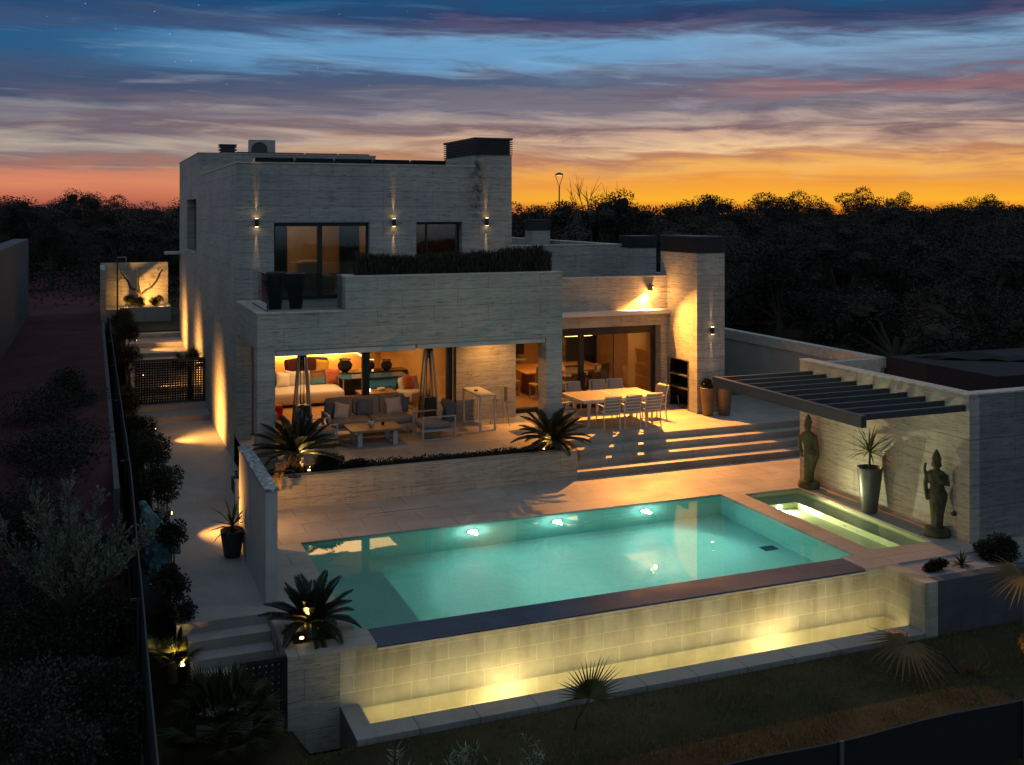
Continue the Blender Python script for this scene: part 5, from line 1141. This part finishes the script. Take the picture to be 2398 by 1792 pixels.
# oleander in the front
def oleander(loc, h, n, label):
    t = thing('oleander', label, 'oleander shrub', loc, 'oleander shrubs on the lawn'); m = MB(); k = MB(); b = Vector(loc)
    for i in range(n):
        az = rnd.uniform(0,6.28); tip = b+Vector((math.cos(az)*rnd.uniform(.02,.26), math.sin(az)*rnd.uniform(.02,.26), h*rnd.uniform(.55,1.05))); k.tube([b,(b+tip)/2+Vector((0,0,.06)),tip],[.010,.008,.004],4)
        d0 = (tip-b).normalized()
        for j in range(26):
            q = rnd.uniform(.35,1); p = b+(tip-b)*q; a = rnd.uniform(0,6.28); d = Vector((math.cos(a),math.sin(a),rnd.uniform(.2,1.1))); leafquad(m, p, d, .020, rnd.uniform(.11,.17))
    k.build('stem', M['bark'], t); m.build('leaves', M['oleander'], t)
for i, (x,y,h,lab) in enumerate(((.02,-15.9,.95,'oleander bush on the lawn, nearest the basin corner'),(.40,-16.2,.85,'oleander bush beside the one nearest the basin corner'),(.85,-15.9,.85,'middle oleander bush in the lawn row'),(1.25,-16.2,.72,'small oleander bush in the lawn row, left of the last one'),(1.72,-16.0,.80,'oleander bush at the end of the row below the upright fan leaf'),(-1.0,-16.0,.75,'lone oleander bush below the dense fan palm'))):
    oleander((x,y,-1.72), h, 9, lab.replace(', left of the last one', ', next to the last one'))
# olive and brush beyond the fence
def olive(loc, h, rad, label, n=11):
    t = thing('olive_tree', label, 'olive tree', loc); b = Vector(loc); k = MB(); m = MB(); fk = b+Vector((0,0,h*.42))
    k.tube([b, b+Vector((.06,.02,h*.2)), fk], [.10,.08,.07], 8)
    for i in range(n):
        az = i*2.4+rnd.uniform(-.4,.4); el = rnd.uniform(.45,1.35); L = rad*rnd.uniform(1.0,1.65)*(.75+.35*math.sin(el)); d = Vector((math.cos(az)*math.cos(el), math.sin(az)*math.cos(el), math.sin(el)))
        tip = fk+d*L; mid = fk+d*L*.5+Vector((0,0,-.05))+rv()*.06; k.tube([fk, mid, tip], [.035,.022,.007], 5)
        for j in range(30):
            q = rnd.uniform(.28,1.0); s = (fk.lerp(mid, q*2) if q < .5 else mid.lerp(tip, q*2-1)); d2 = (d*.55+rv()*.85+Vector((0,0,.65))).normalized(); l2 = rnd.uniform(.16,.46)*rad*(1.15-.5*q); e = s+d2*l2; c2 = (s+e)/2+rv()*.02
            k.tube([s, c2, e], [.005,.004,.0015], 3)
            for f in range(int(26*l2/.3)):
                w_ = rnd.uniform(.12,1); p = s.lerp(e, w_); ld = (d2*.9+rv()*.75).normalized(); leafquad(m, p, ld, rnd.uniform(.012,.019), rnd.uniform(.045,.085))
    k.build('trunk', M['bark'], t); m.build('crown', M['olive'], t)
olive((-3.62,-13.0,-.9), 3.1, 1.0, 'silvery olive tree leaning over the screen fence', 15)
bush('bush', 'dark loose bush on the red earth beside the boundary wall', 'bush', (-3.75,-1.0,1.35), (.75,.8,.85), 2600, .06, M['shrubb'], 'bushes on the neighbouring plot', 12, True, base=.9)
bush('bush', 'broad dark bush behind the olive tree', 'bush', (-4.2,-7.0,.9), (1.2,1.4,.9), 4200, .06, M['shrubb'], 'bushes on the neighbouring plot', 14, True, base=.2)
def at3(sx, sy, depth):
    r = (sx-1199)/2470.9*depth; c, q = math.cos(.3777), math.sin(.3777); return (-3.3389+r*c+depth*q, -28.1854-r*q+depth*c, 5.726-(sy-494.2)/2470.9*depth)
for sx, sy, dp, r, lab in ((60,1240,17,1.05,'dark bush on the far side of the olive tree, at the picture edge'),(200,1500,14.6,.95,'dense dark bush below the olive tree'),(318,1440,14.2,.45,'small dark bush pressed against the screen fence under the olive'),(60,1480,14,1.0,'large dark bush below the far side of the olive tree'),(190,1660,12.6,.75,'dark bush lower down below the dense one'),(40,1690,12,.8,'dark bush at the bottom corner of the neighbouring plot'),(300,1620,12.8,.5,'dark bush against the lower end of the screen fence'),(120,1340,16,.9,'dark bush right behind the olive trunk'),(310,1755,11.8,.42,'dark bush closest to the viewer by the fence'),(150,1780,11.2,.6,'low dark bush at the bottom edge between the larger ones'),(280,1300,15.5,.5,'small dark bush under the fence side of the olive crown'),(160,1080,21,1.0,'dark bush on the red earth just past the olive tree'),(90,1010,23,1.2,'broad dark bush on the red earth farther past the olive tree'),(215,960,26,.8,'dark bush leaning on the boundary wall half way along'),(30,1120,20,1.1,'dark bush on the red earth at the picture edge')):
    x, y, z = at3(sx, sy, dp)
    if x > -2.95-r*.7: x = -2.95-r*.7
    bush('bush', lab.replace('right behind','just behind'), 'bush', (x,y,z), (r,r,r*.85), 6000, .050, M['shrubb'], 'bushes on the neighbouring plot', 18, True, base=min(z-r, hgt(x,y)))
# ================================================================== woodland
def tree_proto(kind, seed):
    rnd.seed(seed); t = thing('woodland_tree', 'x', 'tree', (0,0,0)); k = MB(); m = MB()
    H_ = 1.0
    k.tube([(0,0,0),(.01,.01,.25),(-.01,0,.5)], [.028,.022,.016], 7)
    nb = {'round':15,'umbrella':9,'loose':16,'tall':14}[kind]
    for i in range(nb):
        a = rnd.uniform(0,6.28); 
        if kind == 'umbrella': c = Vector((math.cos(a)*rnd.uniform(.05,.30), math.sin(a)*rnd.uniform(.05,.30), rnd.uniform(.68,.92))); r = (.17,.17,.085)
        elif kind == 'tall': z = rnd.uniform(.25,.93); w_ = .26*(1.05-z); c = Vector((math.cos(a)*w_, math.sin(a)*w_, z)); r = (.13,.13,.13)
        elif kind == 'loose': c = Vector((math.cos(a)*rnd.uniform(.05,.36), math.sin(a)*rnd.uniform(.05,.36), rnd.uniform(.3,.92))); r = (.12,.12,.09)
        else: z = rnd.uniform(.22,.86); w_ = .36*math.sin(min(1,(z-.05)/.9)*math.pi)**.6*rnd.uniform(.4,1); c = Vector((math.cos(a)*w_, math.sin(a)*w_, z)); r = (.17,.17,.13)
        k.tube([(0,0,.35 if kind != 'umbrella' else .5), (c.x*.5,c.y*.5,(c.z+.35)/2), c], [.012,.008,.004], 5)
        r = tuple(a*rnd.uniform(.6,1.15) for a in r)
        if kind in ('round','tall'): core(m, c, r, .45)
        clump(m, c, r, 560 if kind != 'loose' else 330, .016, .25)
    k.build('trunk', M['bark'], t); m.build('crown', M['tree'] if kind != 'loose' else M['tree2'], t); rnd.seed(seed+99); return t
def bare_proto(seed):
    rnd.seed(seed); t = thing('woodland_tree', 'x', 'tree', (0,0,0)); k = MB()
    k.tube([(0,0,0),(0,0,.3)], [.03,.02], 6)
    for i in range(26):
        a = rnd.uniform(0,6.28); s = rnd.uniform(.1,.42); b0 = Vector((0,0,rnd.uniform(.15,.35))); e = Vector((math.cos(a)*s, math.sin(a)*s, rnd.uniform(.6,1.0))); mid = (b0+e)/2+Vector((0,0,.08))
        k.tube([b0,mid,e],[.010,.006,.002],4)
        for _ in range(5): q = rnd.uniform(.4,.9); p = mid+(e-mid)*q; k.tube([p, p+Vector((rnd.gauss(0,.06),rnd.gauss(0,.06),rnd.uniform(.05,.16)))],[.003,.001],3)
    k.build('trunk', M['dry'], t); return t
PR = {'round':[tree_proto('round',11),tree_proto('round',12),tree_proto('round',13)],'umbrella':[tree_proto('umbrella',21),tree_proto('umbrella',22)],'loose':[tree_proto('loose',31),tree_proto('loose',32)],'tall':[tree_proto('tall',41)],'bare':[bare_proto(51)]}
used = set()
def plant(kind, x, y, z, h, wd, label, group):
    p = rnd.choice(PR[kind]); rz = rnd.uniform(0,6.28)
    if p.name not in used:
        used.add(p.name); o = p; o.location = (x,y,z); o.rotation_euler = (0,0,rz); o['label'] = label; o['group'] = group
    else: o = dup(p, (x,y,z), rz, label, group)
    o.scale = (h*wd,h*wd,h)
CX, CY, CZ, F_, YAW = -3.3389, -28.1854, 5.726, 2470.9, .3777
def at(sx, depth):       # a spot on the ground seen at picture column sx, this far ahead
    r = (sx-1199)/F_*depth; c, s = math.cos(YAW), math.sin(YAW)
    return CX+r*c+depth*s, CY-r*s+depth*c
sky_t = [('round',195,96,8.3,1.0,'broad dark tree tallest on the skyline, over the neighbouring plot'),('round',80,100,7.3,.9,'dark tree on the skyline over the neighbouring wall'),('umbrella',262,92,7.6,1.0,'flat topped dark tree beside the tallest skyline tree'),('loose',350,80,7.0,1.0,'ragged dark tree on the skyline at the house corner'),('round',400,78,6.9,.9,'dark tree rising just behind the house corner'),('round',25,110,6.9,1.2,'low dark tree at the picture edge over the neighbouring wall'),
 ('loose',1215,70,7.3,.9,'ragged tree on the skyline right behind the tall chimney'.replace('right ','')),('round',1262,66,6.9,.9,'dark tree in front of the street lamp pole'),('round',1330,60,7.1,1.0,'round dark tree beside the street lamp'),('bare',1388,58,7.7,.8,'bare twiggy tree sticking up from the skyline'),('round',1445,58,7.2,1.0,'round dark tree next to the bare twiggy tree'),('round',1520,66,6.9,1.1,'dark tree on the skyline over the rear wing roof'),('round',1600,66,7.2,1.0,'dark tree on the skyline over the middle chimney'),('round',1668,66,7.5,.9,'pointed dark tree on the skyline over the barbecue chimney'),('loose',1735,74,7.0,1.0,'ragged low tree on the skyline past the barbecue chimney'),('umbrella',1800,80,7.5,1.0,'flat topped pine on the skyline, first of a row'),('umbrella',1865,80,7.7,1.0,'flat topped pine on the skyline, second of a row'),('loose',1915,84,7.4,.9,'open crowned tree on the skyline ending the pine row'),('umbrella',2010,90,8.1,.9,'umbrella pine standing clear against the orange sky'),('umbrella',2105,92,8.0,.8,'small umbrella pine against the brightest sky'),('round',2060,88,6.9,1.0,'low tree between the two umbrella pines'),('round',2185,100,7.0,1.3,'low wide tree on the skyline past the umbrella pines'),('umbrella',2308,110,8.0,.7,'tiny umbrella pine alone near the picture edge'),('round',2260,96,6.8,1.3,'low wide tree beside the lone tiny pine'),('round',2375,96,6.8,1.3,'low tree closing the skyline at the picture edge')]
for kind, sx, dpt, h, wd, lab in sky_t:
    x, y = at(sx, dpt); plant(kind, x, y, hgt(x,y)-.3, h*rnd.uniform(.94,1.0)-hgt(x,y)+.15, wd, lab, 'trees on the skyline')
rnd.seed(77)
n_t = 0
for dep, h0, h1, step in ((34,3.0,4.3,110),(40,3.4,4.8,100),(47,4.0,5.2,88),(55,4.4,5.4,78),(64,4.7,5.7,68),(76,5.0,6.0,60)):
    sx = 1040
    while sx < 2560:
        d_ = dep*rnd.uniform(.93,1.07); x, y = at(sx+rnd.uniform(-20,20), d_)
        if x > 17.5 or y > 16: plant(rnd.choice(['round','round','round','loose','tall']), x, y, hgt(x,y)-.4, rnd.uniform(h0,h1)+.4, rnd.uniform(1.0,1.4), 'dark tree in the dense woodland beyond the boundary wall', 'woodland trees beyond the boundary wall'); n_t += 1
        sx += step*rnd.uniform(.8,1.2)
for dep, h0, h1, step in ((62,4.0,5.0,95),(72,4.8,5.9,80),(84,5.4,6.4,70)):
    sx = -60
    while sx < 600:
        x, y = at(sx+rnd.uniform(-15,15), dep*rnd.uniform(.95,1.05)); plant(rnd.choice(['round','round','loose','tall']), x, y, hgt(x,y)-.4, rnd.uniform(h0,h1)+.4, rnd.uniform(1.0,1.4), 'dark tree in the wood behind the neighbouring plot', 'woodland trees behind the neighbouring plot'); n_t += 1
        sx += step*rnd.uniform(.8,1.2)
# undergrowth carrying the woodland down to the ground
ug = MB()
for _ in range(40000):
    dpt = rnd.uniform(36,120); sx = rnd.choice((rnd.uniform(1150,2600), rnd.uniform(1150,2600), rnd.uniform(-80,460))); x, y = at(sx, dpt)
    if (x < 17 and y < 26): continue
    s = .08+dpt/600; leafquad(ug, Vector((x,y,hgt(x,y)+rnd.uniform(0,1.6))), rv()+Vector((0,0,.4)), s*.6, s)
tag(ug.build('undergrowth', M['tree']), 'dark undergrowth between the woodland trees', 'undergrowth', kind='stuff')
# street lamp
sl_ = thing('street_lamp', 'street lamp with open triangular head above the trees', 'street lamp', (36.3,60,0)); X, Y = 36.3, 60
MB().tube([(X,Y,-.5),(X,Y,8.0)], [.09,.06], 8).build('pole', M['dark'], sl_)
MB().tube([(X,Y,7.95),(X-.36,Y,8.9),(X-.33,Y,9.05)], .03, 6).tube([(X,Y,7.95),(X+.36,Y,8.9),(X+.33,Y,9.05)], .03, 6).build('head_frame', M['dark'], sl_)
MB().lathe([(.38,9.0),(.34,9.12),(.18,9.22),(.0,9.25)], (X,Y,0), 20).build('lamp_cap', M['dark'], sl_, smooth=True); MB().lathe([(.0,8.985),(.26,8.995)], (X,Y,0), 20).build('lens', M['e_white'], sl_)
